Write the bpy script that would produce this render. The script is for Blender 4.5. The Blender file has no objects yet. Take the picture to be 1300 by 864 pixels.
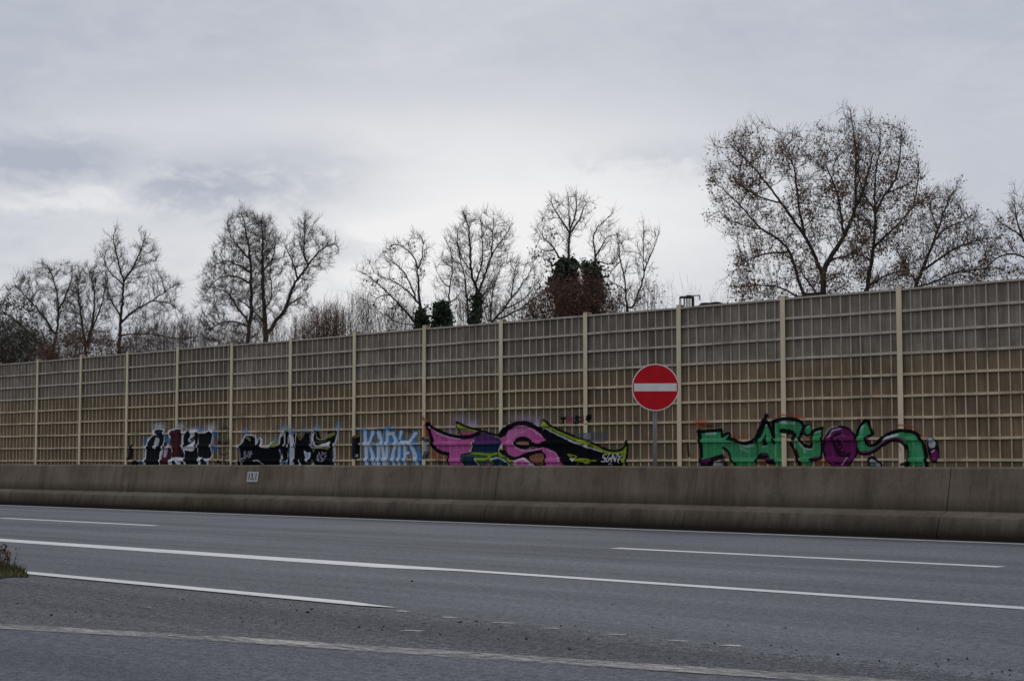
import bpy, bmesh, math, random
import numpy as np
from math import radians as R, pi
from mathutils import Vector, Matrix

# ------------------------------------------------------------------ camera, world, sun, exposure
F = 2100.0; HC = 1.0                      # focal length in pixels of a 1300 px wide frame, camera height
PITCH = math.atan(153 / F)
PHI = math.atan(2125 * math.cos(PITCH) / F)   # angle between the view and the wall, which runs along x
S = bpy.context.scene
COL = S.collection
FW = np.array((-math.cos(PHI)*math.cos(PITCH), math.sin(PHI)*math.cos(PITCH), math.sin(PITCH)))
RT = np.array((math.sin(PHI), math.cos(PHI), 0.0))
UP = np.array((math.cos(PHI)*math.sin(PITCH), -math.sin(PHI)*math.sin(PITCH), math.cos(PITCH)))
CAM = np.array((0.0, 0.0, HC))

cd = bpy.data.cameras.new('camera'); cam = bpy.data.objects.new('camera', cd); COL.objects.link(cam)
cd.sensor_width = 36; cd.lens = F / 1300 * 36; cd.clip_end = 5000; cd.clip_start = 0.05
cam.matrix_world = Matrix(((RT[0], UP[0], -FW[0], 0), (RT[1], UP[1], -FW[1], 0), (RT[2], UP[2], -FW[2], HC), (0, 0, 0, 1)))
S.camera = cam

SUN_EL = R(32); SUN_AZ = math.atan2(FW[1], FW[0]) + R(3)     # behind the cloud, ahead of the camera
SUN_STRENGTH = 0.5; SKY_STRENGTH = 0.10; CLOUD_GAIN = 1.03
S.view_settings.view_transform = 'Standard'; S.view_settings.look = 'None'
S.view_settings.exposure = 0.0; S.view_settings.gamma = 1.0
S.view_settings.use_curve_mapping = False

sd = bpy.data.lights.new('sun', 'SUN'); sun = bpy.data.objects.new('sun', sd); COL.objects.link(sun)
sd.energy = SUN_STRENGTH; sd.angle = R(20); sd.color = (1.0, 0.96, 0.9)
sdir = Vector((math.cos(SUN_AZ)*math.cos(SUN_EL), math.sin(SUN_AZ)*math.cos(SUN_EL), math.sin(SUN_EL)))
sun.rotation_euler = (-sdir).to_track_quat('-Z', 'Y').to_euler(); sun.location = (0, 0, 60)

def make_world():
    w = bpy.data.worlds.new('World'); S.world = w; w.use_nodes = True
    nt = w.node_tree; N = nt.nodes; L = nt.links; N.clear()
    out = N.new('ShaderNodeOutputWorld'); bg = N.new('ShaderNodeBackground'); L.new(bg.outputs[0], out.inputs[0])
    bg.inputs['Strength'].default_value = SKY_STRENGTH
    sky = N.new('ShaderNodeTexSky'); sky.sky_type = 'NISHITA'; sky.sun_disc = False
    sky.sun_elevation = SUN_EL; sky.sun_rotation = pi/2 - SUN_AZ
    tc = N.new('ShaderNodeTexCoord')
    def val(x):
        v = N.new('ShaderNodeValue'); v.outputs[0].default_value = x; return v.outputs[0]
    def m(op, a, b=None, clamp=False):
        n = N.new('ShaderNodeMath'); n.operation = op; n.use_clamp = clamp
        for i, q in enumerate((a, b)):
            if q is None: continue
            if isinstance(q, (int, float)): n.inputs[i].default_value = q
            else: L.new(q, n.inputs[i])
        return n.outputs[0]
    def dot(v):
        n = N.new('ShaderNodeVectorMath'); n.operation = 'DOT_PRODUCT'; L.new(tc.outputs['Generated'], n.inputs[0])
        n.inputs[1].default_value = v; return n.outputs['Value']
    fh = (-math.cos(PHI), math.sin(PHI), 0)
    fwd = m('MAXIMUM', dot(fh), 0.05); a = m('DIVIDE', dot(tuple(RT)), fwd); t = m('DIVIDE', dot((0, 0, 1)), fwd)
    def blob(a0, t0, sa, st):                                  # a bright or dark bank of cloud in a compass direction
        u = m('DIVIDE', m('SUBTRACT', a, a0), sa); v = m('DIVIDE', m('SUBTRACT', t, t0), st)
        q = m('ADD', m('MULTIPLY', u, u), m('MULTIPLY', v, v))
        return m('POWER', 2.718, m('MULTIPLY', q, -1))
    mp = N.new('ShaderNodeMapping'); mp.inputs['Scale'].default_value = (1, 1, 2.3); L.new(tc.outputs['Generated'], mp.inputs['Vector'])
    def noise(scale, detail, rough, dist=0.0, off=(0, 0, 0)):
        mm = N.new('ShaderNodeMapping'); mm.inputs['Location'].default_value = off; L.new(mp.outputs[0], mm.inputs['Vector'])
        n = N.new('ShaderNodeTexNoise'); n.inputs['Scale'].default_value = scale; n.inputs['Detail'].default_value = detail
        n.inputs['Roughness'].default_value = rough; n.inputs['Distortion'].default_value = dist
        L.new(mm.outputs[0], n.inputs['Vector']); return n.outputs['Fac']
    px = lambda x: (x-650)/F
    py = lambda y: (585-y)/F
    n1 = m('SUBTRACT', noise(5, 6, .55, .3), .5); n2 = m('SUBTRACT', noise(13, 7, .6, .6, (3, 1, 2)), .5)
    n3 = m('SUBTRACT', noise(34, 6, .62, .8, (7, 4, 1)), .5)
    # ragged edges: the banks are warped by the noise
    a = m('ADD', a, m('ADD', m('MULTIPLY', n2, .16), m('MULTIPLY', n3, .05))); t = m('ADD', t, m('ADD', m('MULTIPLY', n1, .03), m('ADD', m('MULTIPLY', n2, .035), m('MULTIPLY', n3, .022))))
    b = m('MULTIPLY', blob(px(620), py(285), .21, .066), .95)
    b = m('ADD', b, m('MULTIPLY', blob(px(330), py(165), .16, .022), .22))
    b = m('ADD', b, m('MULTIPLY', blob(px(70), py(262), .06, .007), .42))
    b = m('ADD', b, m('MULTIPLY', blob(px(180), py(225), .02, .016), .18))
    b = m('ADD', b, m('MULTIPLY', blob(px(0), py(330), .12, .05), .22))
    # ragged grey banks, broken by the finer noise
    rag = m('ADD', 0.75, m('ADD', m('MULTIPLY', n2, 2.6), m('MULTIPLY', n3, 1.8)), True)
    b = m('SUBTRACT', b, m('MULTIPLY', m('MULTIPLY', blob(px(330), py(226), .085, .028), rag), .80))
    b = m('SUBTRACT', b, m('MULTIPLY', m('MULTIPLY', blob(px(50), py(203), .06, .015), rag), .55))
    b = m('SUBTRACT', b, m('MULTIPLY', m('MULTIPLY', blob(px(850), py(192), .05, .009), rag), .42))
    b = m('SUBTRACT', b, m('MULTIPLY', m('MULTIPLY', blob(px(450), py(308), .030, .009), rag), .42))
    b = m('ADD', b, m('MULTIPLY', n1, .55)); b = m('ADD', b, m('MULTIPLY', n2, .38)); b = m('ADD', b, m('MULTIPLY', n3, .24))
    b = m('MAXIMUM', m('MINIMUM', m('ADD', b, .12), 1.0), -.10)
    mix = N.new('ShaderNodeMix'); mix.data_type = 'RGBA'; mix.clamp_factor = False; L.new(b, mix.inputs['Factor'])
    k = CLOUD_GAIN / SKY_STRENGTH
    mix.inputs['A'].default_value = (.432*k, .467*k, .540*k, 1); mix.inputs['B'].default_value = (.825*k, .825*k, .835*k, 1)
    # sky towards the zenith, above the frame, is brightened to light the wall
    z = dot((0, 0, 1)); zg = N.new('ShaderNodeMapRange'); L.new(z, zg.inputs[0])
    zg.inputs[1].default_value = .30; zg.inputs[2].default_value = .9; zg.inputs[3].default_value = 1.0; zg.inputs[4].default_value = 1.7
    vm = N.new('ShaderNodeVectorMath'); vm.operation = 'SCALE'; L.new(mix.outputs['Result'], vm.inputs[0]); L.new(zg.outputs[0], vm.inputs['Scale'])
    fin = N.new('ShaderNodeMix'); fin.data_type = 'RGBA'; fin.inputs['Factor'].default_value = .96
    L.new(sky.outputs[0], fin.inputs['A']); L.new(vm.outputs[0], fin.inputs['B']); L.new(fin.outputs['Result'], bg.inputs['Color'])
make_world()

# ------------------------------------------------------------------ helpers
rnd = random.Random(7); rng = np.random.default_rng(7)
def ray(px, py): return FW + (px-650)/F*RT + (432-py)/F*UP
def on_y(px, py, Y): d = ray(px, py); return CAM + d*(Y/d[1])
def on_z(px, py, Z=0.0): d = ray(px, py); return CAM + d*((Z-HC)/d[2])
def at_depth(px, py, w): return CAM + ray(px, py)*w
def project(P):                                                # world points (n,3) to photo pixels
    v = P - CAM; w = v @ FW; return 650+F*(v @ RT)/w, 432-F*(v @ UP)/w

def mesh_obj(name, verts, faces, mat, parent=None, loc=None):
    me = bpy.data.meshes.new(name)
    me.from_pydata([tuple(v) for v in verts], [], [tuple(int(i) for i in f) for f in faces]); me.update()
    o = bpy.data.objects.new(name, me); COL.objects.link(o)
    if mat: me.materials.append(mat)
    if parent: o.parent = parent
    if loc is not None: o.location = loc
    return o
def bm_obj(name, bm, mat, parent=None, smooth=False):
    me = bpy.data.meshes.new(name); bm.to_mesh(me); bm.free()
    o = bpy.data.objects.new(name, me); COL.objects.link(o)
    if mat: me.materials.append(mat)
    if parent: o.parent = parent
    if smooth:
        for p in me.polygons: p.use_smooth = True
    return o
def tag(o, label=None, cat=None, group=None, kind=None):
    if label: o['label'] = label
    if cat: o['category'] = cat
    if group: o['group'] = group
    if kind: o['kind'] = kind
    return o
def empty(name, loc, label, cat, group=None):
    o = bpy.data.objects.new(name, None); COL.objects.link(o); o.location = loc; o.empty_display_size = .2
    return tag(o, label, cat, group)
def box(bm, x0, x1, y0, y1, z0, z1):
    vs = [bm.verts.new(p) for p in ((x0,y0,z0),(x1,y0,z0),(x1,y1,z0),(x0,y1,z0),(x0,y0,z1),(x1,y0,z1),(x1,y1,z1),(x0,y1,z1))]
    for f in ((3,2,1,0),(4,5,6,7),(0,1,5,4),(1,2,6,5),(2,3,7,6),(3,0,4,7)): bm.faces.new([vs[i] for i in f])
def cyl(bm, p0, p1, r0, r1=None, n=12, cap=True):
    r1 = r0 if r1 is None else r1
    p0 = Vector(p0); p1 = Vector(p1); d = (p1-p0).normalized(); a = d.orthogonal().normalized(); b = d.cross(a)
    A = [bm.verts.new(p0+(a*math.cos(t)+b*math.sin(t))*r0) for t in [2*pi*i/n for i in range(n)]]
    B = [bm.verts.new(p1+(a*math.cos(t)+b*math.sin(t))*r1) for t in [2*pi*i/n for i in range(n)]]
    for i in range(n): bm.faces.new((A[i], A[(i+1)%n], B[(i+1)%n], B[i]))
    if cap: bm.faces.new(A[::-1]); bm.faces.new(B)

# ------------------------------------------------------------------ materials
class NT:
    def __init__(s, name, rough=.8, spec=.3):
        s.m = bpy.data.materials.new(name); s.m.use_nodes = True; s.t = s.m.node_tree; s.N = s.t.nodes; s.L = s.t.links
        s.b = s.N['Principled BSDF']; s.b.inputs['Roughness'].default_value = rough; s.b.inputs['Specular IOR Level'].default_value = spec
        s.tc = s.N.new('ShaderNodeTexCoord')
    def noise(s, scale, stretch=(1, 1, 1), detail=4, rough=.55, off=(0, 0, 0), dist=0):
        mp = s.N.new('ShaderNodeMapping'); mp.inputs['Scale'].default_value = stretch; mp.inputs['Location'].default_value = off
        s.L.new(s.tc.outputs['Object'], mp.inputs['Vector'])
        n = s.N.new('ShaderNodeTexNoise'); n.inputs['Scale'].default_value = scale; n.inputs['Detail'].default_value = detail
        n.inputs['Roughness'].default_value = rough; n.inputs['Distortion'].default_value = dist
        s.L.new(mp.outputs[0], n.inputs['Vector']); return n.outputs['Fac']
    def ramp(s, f, lo, hi, a=0.0, b=1.0):
        n = s.N.new('ShaderNodeMapRange'); s.L.new(f, n.inputs[0])
        for i, v in enumerate((lo, hi, a, b)): n.inputs[i+1].default_value = v
        return n.outputs[0]
    def mix(s, f, A, B, mode='MIX'):
        n = s.N.new('ShaderNodeMix'); n.data_type = 'RGBA'; n.blend_type = mode
        for k, q in (('Factor', f), ('A', A), ('B', B)):
            if hasattr(q, 'is_linked'): s.L.new(q, n.inputs[k])
            elif k == 'Factor': n.inputs[k].default_value = q
            else: n.inputs[k].default_value = (*q, 1)
        return n.outputs['Result']
    def math(s, op, a, b, clamp=False):
        n = s.N.new('ShaderNodeMath'); n.operation = op; n.use_clamp = clamp
        for i, q in enumerate((a, b)):
            if hasattr(q, 'is_linked'): s.L.new(q, n.inputs[i])
            else: n.inputs[i].default_value = q
        return n.outputs[0]
    def axis(s, k):
        n = s.N.new('ShaderNodeSeparateXYZ'); s.L.new(s.tc.outputs['Object'], n.inputs[0]); return n.outputs[k]
    def color(s, c): s.L.new(c, s.b.inputs['Base Color']) if hasattr(c, 'is_linked') else setattr(s.b.inputs['Base Color'], 'default_value', (*c, 1)); return s
    def bump(s, h, strength=.3, dist=.02):
        n = s.N.new('ShaderNodeBump'); n.inputs['Strength'].default_value = strength; n.inputs['Distance'].default_value = dist
        s.L.new(h, n.inputs['Height']); s.L.new(n.outputs[0], s.b.inputs['Normal']); return s
    def alpha(s, a): s.L.new(a, s.b.inputs['Alpha']); return s

def simple(name, c, var=.25, scale=6, rough=.8, spec=.3, stretch=(1, 1, 1), metal=0):
    t = NT(name, rough, spec); n = t.noise(scale, stretch)
    t.color(t.mix(t.ramp(n, .3, .7), tuple(v*(1-var) for v in c), tuple(min(1, v*(1+var)) for v in c)))
    t.b.inputs['Metallic'].default_value = metal
    return t.m

def asphalt(name, lo, hi, grain=.35, rough=.62, spec=.35, patch=1.0, fade=None):
    t = NT(name, rough, spec)
    st = t.noise(1.0, (.035, 1.3, 1), 4, .55)                  # lengthwise wear
    mot = t.noise(.55, (.35, 1, 1), 5, .6, (4, 2, 0)); gr = t.noise(75, (1, 1, 1), 3, .7); gr2 = t.noise(20, (1, .8, 1), 5, .8, (1, 7, 0))
    f = t.math('ADD', t.math('MULTIPLY', t.ramp(st, .36, .64), .55), t.math('MULTIPLY', t.ramp(mot, .36, .64), .45*patch))
    tr = t.noise(1.0, (.02, 3.4, 1), 3, .6, (0, 5, 0)); f = t.math('ADD', f, t.ramp(tr, .3, .7, -.22, .22))
    c = t.mix(f, lo, hi)
    if fade:                                                   # the loose dirt thins out along the wedge
        x0, x1, flo, fhi = fade; c = t.mix(t.ramp(t.math('ADD', t.axis(0), t.ramp(mot, .3, .7, -1, 1)), x0, x1), c, t.mix(f, flo, fhi))
    g = t.ramp(gr, .3, .7, 1-grain, 1+grain); g2 = t.ramp(gr2, .35, .65, 1-grain*.62, 1+grain*.62)
    vm = t.N.new('ShaderNodeVectorMath'); vm.operation = 'SCALE'; t.L.new(c, vm.inputs[0]); t.L.new(t.math('MULTIPLY', g, g2), vm.inputs['Scale'])
    t.L.new(vm.outputs[0], t.b.inputs['Base Color']); t.bump(gr, .35, .006)
    return t.m

def paint_line(name, c, wear_lo, wear_hi, fine=40):
    t = NT(name, .6, .35); n = t.noise(fine, (.5, 1, 1), 5, .75); n2 = t.noise(1.2, (.6, 2, 1), 3, .6, (3, 3, 0))
    d = t.noise(5, (.3, 1.5, 1), 5, .7, (9, 1, 0)); cr = t.noise(24, (.4, 1, 1), 5, .8, (2, 2, 0))
    cc = t.mix(t.ramp(d, .3, .72), c, tuple(v*.66 for v in c)); t.color(t.mix(t.ramp(cr, .55, .72, 0, .55), cc, tuple(v*.35 for v in c)))
    s_ = t.math('ADD', t.math('MULTIPLY', n, .62), t.math('MULTIPLY', n2, .38))
    t.alpha(t.ramp(s_, wear_lo, wear_hi)); return t.m

def concrete_mat():
    t = NT('weathered_concrete', .95, .04)
    big = t.noise(.8, (1, 1, 1.2), 5, .6); streak = t.noise(5.5, (1, 1, .07), 6, .7, (2, 0, 0)); fine = t.noise(55, (1, 1, 1), 3, .7)
    board = t.noise(9, (1, 1, .05), 2, .5, (5, 0, 0))
    c = t.mix(t.ramp(big, .3, .7), (.118, .092, .066), (.205, .166, .124))
    c = t.mix(t.ramp(streak, .46, .72, 0, .70), c, (.055, .043, .032)); c = t.mix(t.ramp(t.noise(1.7, (1, 1, 1), 6, .7, (6, 6, 1)), .54, .70, 0, .5), c, (.062, .05, .038))
    c = t.mix(t.ramp(board, .45, .8, 0, .25), c, (.19, .155, .12))
    z = t.axis(2)
    # road splash has stained the foot, the stain ends raggedly
    zz = t.math('ADD', z, t.ramp(t.noise(14, (1, 1, .05), 4, .6, (3, 0, 0)), .3, .7, -.022, .022))
    c = t.mix(t.ramp(zz, .06, .33, .97, 0.05), c, (.020, .016, .012))
    # grime band just above the ledge
    gb = t.math('MULTIPLY', t.ramp(z, .352, .366, 0, 1), t.ramp(zz, .37, .56, .75, 0)); c = t.mix(gb, c, (.038, .029, .021))
    led = t.math('MULTIPLY', t.ramp(z, .285, .31, 0, 1), t.ramp(z, .345, .37, 1, 0)); c = t.mix(t.math('MULTIPLY', led, .28), c, (.125, .10, .075))
    g = t.ramp(fine, .3, .7, .82, 1.18); vm = t.N.new('ShaderNodeVectorMath'); vm.operation = 'SCALE'; t.L.new(c, vm.inputs[0]); t.L.new(g, vm.inputs['Scale'])
    t.L.new(vm.outputs[0], t.b.inputs['Base Color']); t.bump(fine, .35, .01); return t.m

ROWH = .6025; RAIL0 = 1.03; TOPZ = RAIL0 + 8*ROWH              # rows of the noise wall
def panel_mat():
    t = NT('absorber_panel', .95, .03)
    z = t.axis(2); x = t.axis(0)
    blot = t.noise(1.1, (1, 1, 1.0), 6, .65); streak = t.noise(2.6, (1, 1, .12), 5, .65, (7, 0, 0)); fl = t.noise(16, (1, 1, .02), 2, .6); fine = t.noise(30, (1, 1, 1), 4, .7)
    up = t.mix(t.ramp(blot, .3, .7), (.150, .125, .099), (.265, .222, .180))
    lo = t.mix(t.ramp(blot, .3, .7), (.146, .104, .066), (.222, .163, .107))
    edge = t.math('ADD', z, t.ramp(t.noise(.9, (1, 1, 0), 2, .5, (1, 1, 1)), .3, .7, -.05, .05))
    c = t.mix(t.ramp(t.math('ADD', edge, t.ramp(t.noise(3, (1, 1, .3), 4, .6, (8, 8, 8)), .3, .7, -.12, .12)), TOPZ-3*ROWH-.28, TOPZ-3*ROWH+.16), lo, up)
    oi = t.N.new('ShaderNodeObjectInfo'); ho = t.mix(oi.outputs['Random'], (.76, .75, .73), (1.14, 1.12, 1.10)); c = t.mix(1.0, c, ho, 'MULTIPLY')
    ce = t.noise(1.0, (3.0, 1, 1.66), 1, .5, (.3, .2, .1)); c = t.mix(t.ramp(ce, .35, .7, 0, .35), c, (.10, .088, .07))
    c = t.mix(t.ramp(streak, .50, .74, 0, .7), c, (.055, .05, .044))
    c = t.mix(t.ramp(t.noise(.7, (1, 1, 1.6), 4, .7, (11, 3, 5)), .60, .72, 0, .5), c, (.06, .058, .05))
    g = t.math('MULTIPLY', t.ramp(fl, .3, .7, .80, 1.2), t.ramp(fine, .3, .7, .85, 1.15))
    vm = t.N.new('ShaderNodeVectorMath'); vm.operation = 'SCALE'; t.L.new(c, vm.inputs[0]); t.L.new(g, vm.inputs['Scale'])
    t.L.new(vm.outputs[0], t.b.inputs['Base Color']); t.bump(fl, .5, .02); return t.m
def batten_mat():
    t = NT('batten', .9, .05); z = t.axis(2)
    n = t.noise(2.2, (1, 1, .35), 5, .65); n2 = t.noise(1.0, (1, 1, 1), 4, .6, (5, 5, 5)); f = t.noise(40, (1, 1, 1), 3, .7)
    lo = t.mix(t.ramp(n, .3, .7), (.42, .325, .215), (.64, .515, .365)); up = t.mix(t.ramp(n, .3, .7), (.34, .292, .24), (.55, .485, .41))
    c = t.mix(t.ramp(z, TOPZ-3*ROWH-.2, TOPZ-3*ROWH+.1), lo, up); c = t.mix(t.ramp(n2, .50, .72, 0, .65), c, (.16, .135, .105))
    c = t.mix(t.ramp(f, .55, .8, 0, .3), c, (.2, .18, .14)); t.color(c); return t.m
def post_mat():
    t = NT('cream_post_paint', .7, .12); n = t.noise(2.5, (1, 1, .25), 5, .65); f = t.noise(30, (1, 1, .4), 4, .7)
    c = t.mix(t.ramp(n, .3, .72), (.55, .455, .31), (.74, .63, .45)); c = t.mix(t.ramp(f, .6, .8, 0, .4), c, (.22, .17, .10)); t.color(c); return t.m

M = {}
M['road'] = asphalt('carriageway_asphalt', (.078, .080, .089), (.131, .134, .145), .75, .8, .08)
M['gore'] = asphalt('old_gore_asphalt', (.062, .061, .067), (.110, .108, .115), .95, .85, .07, 1.0, (-7.2, -4.2, (.070, .072, .080), (.122, .124, .134)))
M['slip'] = asphalt('slip_road_asphalt', (.066, .069, .081), (.106, .110, .125), .7, .8, .08)
M['paint'] = paint_line('white_road_paint', (.56, .555, .545), .30, .40)
M['paint_edge'] = paint_line('thin_edge_paint', (.52, .49, .45), .20, .30)
M['paint_faint'] = paint_line('worn_road_paint', (.31, .285, .265), .38, .62, 20)
M['paint_scrap'] = paint_line('nearly_gone_road_paint', (.45, .44, .43), .40, .6)
M['concrete'] = concrete_mat(); M['panel'] = panel_mat(); M['batten'] = batten_mat(); M['post'] = post_mat()
M['soil'] = simple('grassy_soil', (.05, .055, .03), .5, 1.5, .95)
M['verge'] = simple('island_soil', (.045, .042, .028), .4, 9, .95)
M['red'] = simple('red_sign_face', (.46, .008, .014), .12, 5, .6, .12)
M['white'] = simple('white_sign_face', (.62, .60, .58), .07, 8, .5, .35)
M['galv'] = simple('galvanised_steel', (.165, .152, .138), .2, 9, .6, .4, (1, 1, .2))
M['black'] = simple('black_lettering', (.02, .02, .022), .1, 8, .6)
M['stone'] = simple('dark_grit', (.022, .021, .02), .4, 20, .9)
M['bark'] = simple('dark_bark', (.058, .048, .039), .4, 8, .95, .1)
M['bark_grey'] = simple('grey_bark', (.075, .066, .055), .4, 8, .95, .1)
M['twig'] = simple('grey_brown_twigs', (.095, .076, .062), .3, 3, .95, .1)
M['twig_brown'] = simple('brown_undergrowth_twigs', (.115, .072, .055), .35, 2, .95, .1)
M['twig_dark'] = simple('dark_twigs', (.088, .072, .058), .3, 3, .95, .1)
M['twig_red'] = simple('reddish_twigs', (.140, .072, .052), .35, 2, .95, .1)
M['leaf_brown'] = simple('dead_brown_leaves', (.23, .135, .09), .45, 1.5, .9, .1)
M['leaf_russet'] = simple('russet_leaves', (.105, .073, .055), .5, 1.5, .9, .1)
M['leaf_rust'] = simple('rust_orange_leaves', (.20, .065, .035), .35, 1.5, .9, .1)
M['ivy'] = simple('ivy_leaves', (.030, .048, .024), .6, 1.2, .7, .3)
M['grass'] = simple('verge_grass', (.075, .074, .026), .6, 3, .9, .15)
M['weed'] = simple('dry_reddish_stems', (.13, .075, .060), .4, 6, .9, .15)
M['wall_far'] = simple('grey_render', (.25, .24, .23), .15, 2)
M['roof_far'] = simple('dark_roofing', (.035, .032, .032), .3, 3)

# ------------------------------------------------------------------ ground and roads
def sheet(name, pts, z, mat):
    o = mesh_obj(name, [(p[0], p[1], z) for p in pts], [list(range(len(pts)))], mat)
    return tag(o, kind='structure')
def strip(name, x0, x1, y0, y1, z, mat, parent=None):
    n = max(1, int((x1-x0)/4)); xs = np.linspace(x0, x1, n+1)
    v = [(x, y0, z) for x in xs] + [(x, y1, z) for x in xs]; f = [(i, i+1, n+1+i+1, n+1+i) for i in range(n)]
    return tag(mesh_obj(name, v, f, mat), kind='structure')
sheet('ground', [(-2500, -1500), (1500, -1500), (1500, 2500), (-2500, 2500)], -.06, M['soil'])
strip('near_carriageway', -500, 300, -20, 19.3, 0, M['road'])
strip('far_carriageway', -500, 300, 19.6, 34.5, 0, M['road'])
# slip road and gore wedge, from the line that parts them
L5 = [(-60, -9.5), (-30, -1.2), (-16, 2.75), (-12, 4.08), (-9.33, 5.01), (-7.70, 5.57), (-6.21, 5.98), (-4.25, 6.54), (-2, 7.10), (0, 7.5)]
sheet('gore_area', [(p[0], p[1]+.10) for p in L5[:-2]] + [(-3.2, 6.95), (-4.5, 7.22), (-8, 7.36), (-14, 7.42), (-60, 7.42)], .004, M['gore'])
sheet('slip_road', [(p[0], p[1]-.16) for p in L5] + [(60, 20-4), (60, -20), (-60, -20)], .004, M['slip']) if False else \
sheet('slip_road', [(p[0], p[1]-.16) for p in L5] + [(9, 7.2), (9, -19), (-60, -19)], .004, M['slip'])
strip('edge_line', -400, 250, 18.52, 18.71, .004, M['paint_edge'])
for k in range(-12, 8):                                        # lane dashes
    x0 = -12.65 + 14.6*k - (0 if k >= 0 else 0); x0 = -12.65 + k*14.3
    strip('lane_dash', x0, x0+4.85, 14.355, 14.54, .004, M['paint'])
strip('block_line', -400, -12.0, 10.24, 10.62, .004, M['paint'])
o = sheet('block_line_end', [(-12.0, 10.24), (-11.0, 10.44), (-11.0, 10.62), (-12.0, 10.62)], .004, M['paint'])
strip('lane_line', -11.0, 250, 10.44, 10.62, .004, M['paint'])
strip('gore_line', -60, -9.15, 7.44, 7.62, .008, M['paint'])
sheet('gore_line_end', [(-9.15, 7.44), (-8.85, 7.45), (-8.55, 7.52), (-8.85, 7.56), (-9.15, 7.62)], .008, M['paint'])
def quad_line(name, pts, w, z, mat):
    v = [(x, y-w/2, z) for x, y in pts] + [(x, y+w/2, z) for x, y in pts]; n = len(pts)
    return tag(mesh_obj(name, v, [(i, i+1, n+i+1, n+i) for i in range(n-1)], mat), kind='structure')
quad_line('worn_line', [(p[0], p[1]-.03) for p in L5], .23, .008, M['paint_faint'])
for (x0, x1, y) in ((505, 518, 776), (560, 578, 784), (625, 652, 791), (686, 708, 798), (772, 792, 806), (850, 872, 814), (512, 536, 801), (915, 940, 820)):
    a = on_z(x0, y); b = on_z(x1, y+1)
    quad_line('paint_scrap', [(a[0], a[1]), ((a[0]+b[0])/2, (a[1]+b[1])/2+.01), (b[0], b[1])], .055, .008, M['paint_scrap'])

# ------------------------------------------------------------------ concrete barrier
def barrier():
    prof = [(18.92, -.05), (18.925, .05), (18.99, .285), (19.16, .355), (19.245, .90), (19.27, .925), (19.49, .925), (19.515, .90), (19.60, .355), (19.77, .285), (19.835, .05), (19.84, -.05)]
    cy = 19.38
    xs = []
    jo = [-11.12 + 4.17*k for k in range(-100, 60)]
    for j in jo:
        x = j + rnd.uniform(-.05, .05); d = rnd.choice((.02, .008, .012))
        xs += [(x-.008, 0), (x-.005, d), (x+.005, d), (x+.008, 0)]
        for q in range(1, 4): xs.append((x + q*1.03, 0))
    V = []; Fc = []; n = len(prof)
    for x, d in xs:
        wob = .006*math.sin(x*1.7) + .004*math.sin(x*4.1+1)
        for (y, z) in prof:
            yy = y + (d if y < cy else -d); zz = z - (d*.6 if z > .9 else 0)
            # joints lean a little with the pour
            V.append((x + .05*z, yy, zz + (wob if z > .8 else 0)))
    for i in range(len(xs)-1):
        for k in range(n-1): Fc.append((i*n+k, i*n+n+k, i*n+n+k+1, i*n+k+1))
    o = mesh_obj('concrete_barrier', V, Fc, M['concrete'])
    tag(o, 'long weathered concrete safety barrier with stepped foot between the carriageways', 'barrier'); return o
barrier()

# ------------------------------------------------------------------ noise wall
WY = 41.0; PX0 = -33.08; BAY = 4.0
YR = WY-.036; YH = WY-.075; YP = WY-.11                         # faces of ribs, rails and posts
wall = empty('noise_barrier', (PX0, WY, 0), 'tall panelled noise wall with cream posts behind the concrete barrier', 'noise wall')
NB0, NB1 = -14, 9
bay_dz = {b: rnd.uniform(-.018, .018) for b in range(NB0, NB1)}
for b in range(NB0, NB1+1):
    bm = bmesh.new(); x = PX0 + b*BAY
    zt = TOPZ + rnd.uniform(.07, .13)
    box(bm, x-.085, x+.085, YP, YP+.012, 0, zt); box(bm, x-.006, x+.006, YP+.012, WY+.10, 0, zt-.003); box(bm, x-.085, x+.085, WY+.10, WY+.112, 0, zt)
    box(bm, x-.09, x+.09, YP-.004, WY+.115, zt, zt+.012)
    o = bm_obj('post', bm, M['post'], wall); o.location = -wall.location
for b in range(NB0, NB1):
    x0 = PX0 + b*BAY + .012; x1 = PX0 + (b+1)*BAY - .012; dz = bay_dz[b]
    bm = bmesh.new(); box(bm, x0, x1, WY, WY+.08, 0, TOPZ-.02+dz)
    o = bm_obj('panel', bm, M['panel'], wall); o.location = -wall.location
    bm = bmesh.new()
    for k in range(-1, 9):
        zc = RAIL0 + k*ROWH + dz + rnd.uniform(-.008, .008); h = .036 if k < 8 else .028
        # rails sag a little over the bay
        zs = [zc + rnd.uniform(-.008, .008) for _ in range(5)]; xx = np.linspace(x0, x1, 5)
        for i in range(4):
            a = []
            for (xx_, zz_) in ((xx[i], zs[i]), (xx[i+1], zs[i+1])):
                a.append([bm.verts.new((xx_, yy, zz_+s)) for yy, s in ((YH, -h), (WY-.002, -h), (WY-.002, h), (YH, h))])
            for q in range(4): bm.faces.new((a[0][q], a[0][(q+1) % 4], a[1][(q+1) % 4], a[1][q]))
    for i in range(1, 12):
        xc = PX0 + b*BAY + i*BAY/12 + rnd.uniform(-.006, .006); t = rnd.uniform(-.006, .006)
        q0 = len(bm.verts); box(bm, xc-.018, xc+.018, YR, WY-.003, .1, TOPZ+dz-.02); bm.verts.ensure_lookup_table()
        for v in bm.verts[q0+4:q0+8]: v.co.x += t
    bmesh.ops.recalc_face_normals(bm, faces=bm.faces)
    o = bm_obj('batten_grid', bm, M['batten'], wall); o.location = -wall.location

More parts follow.
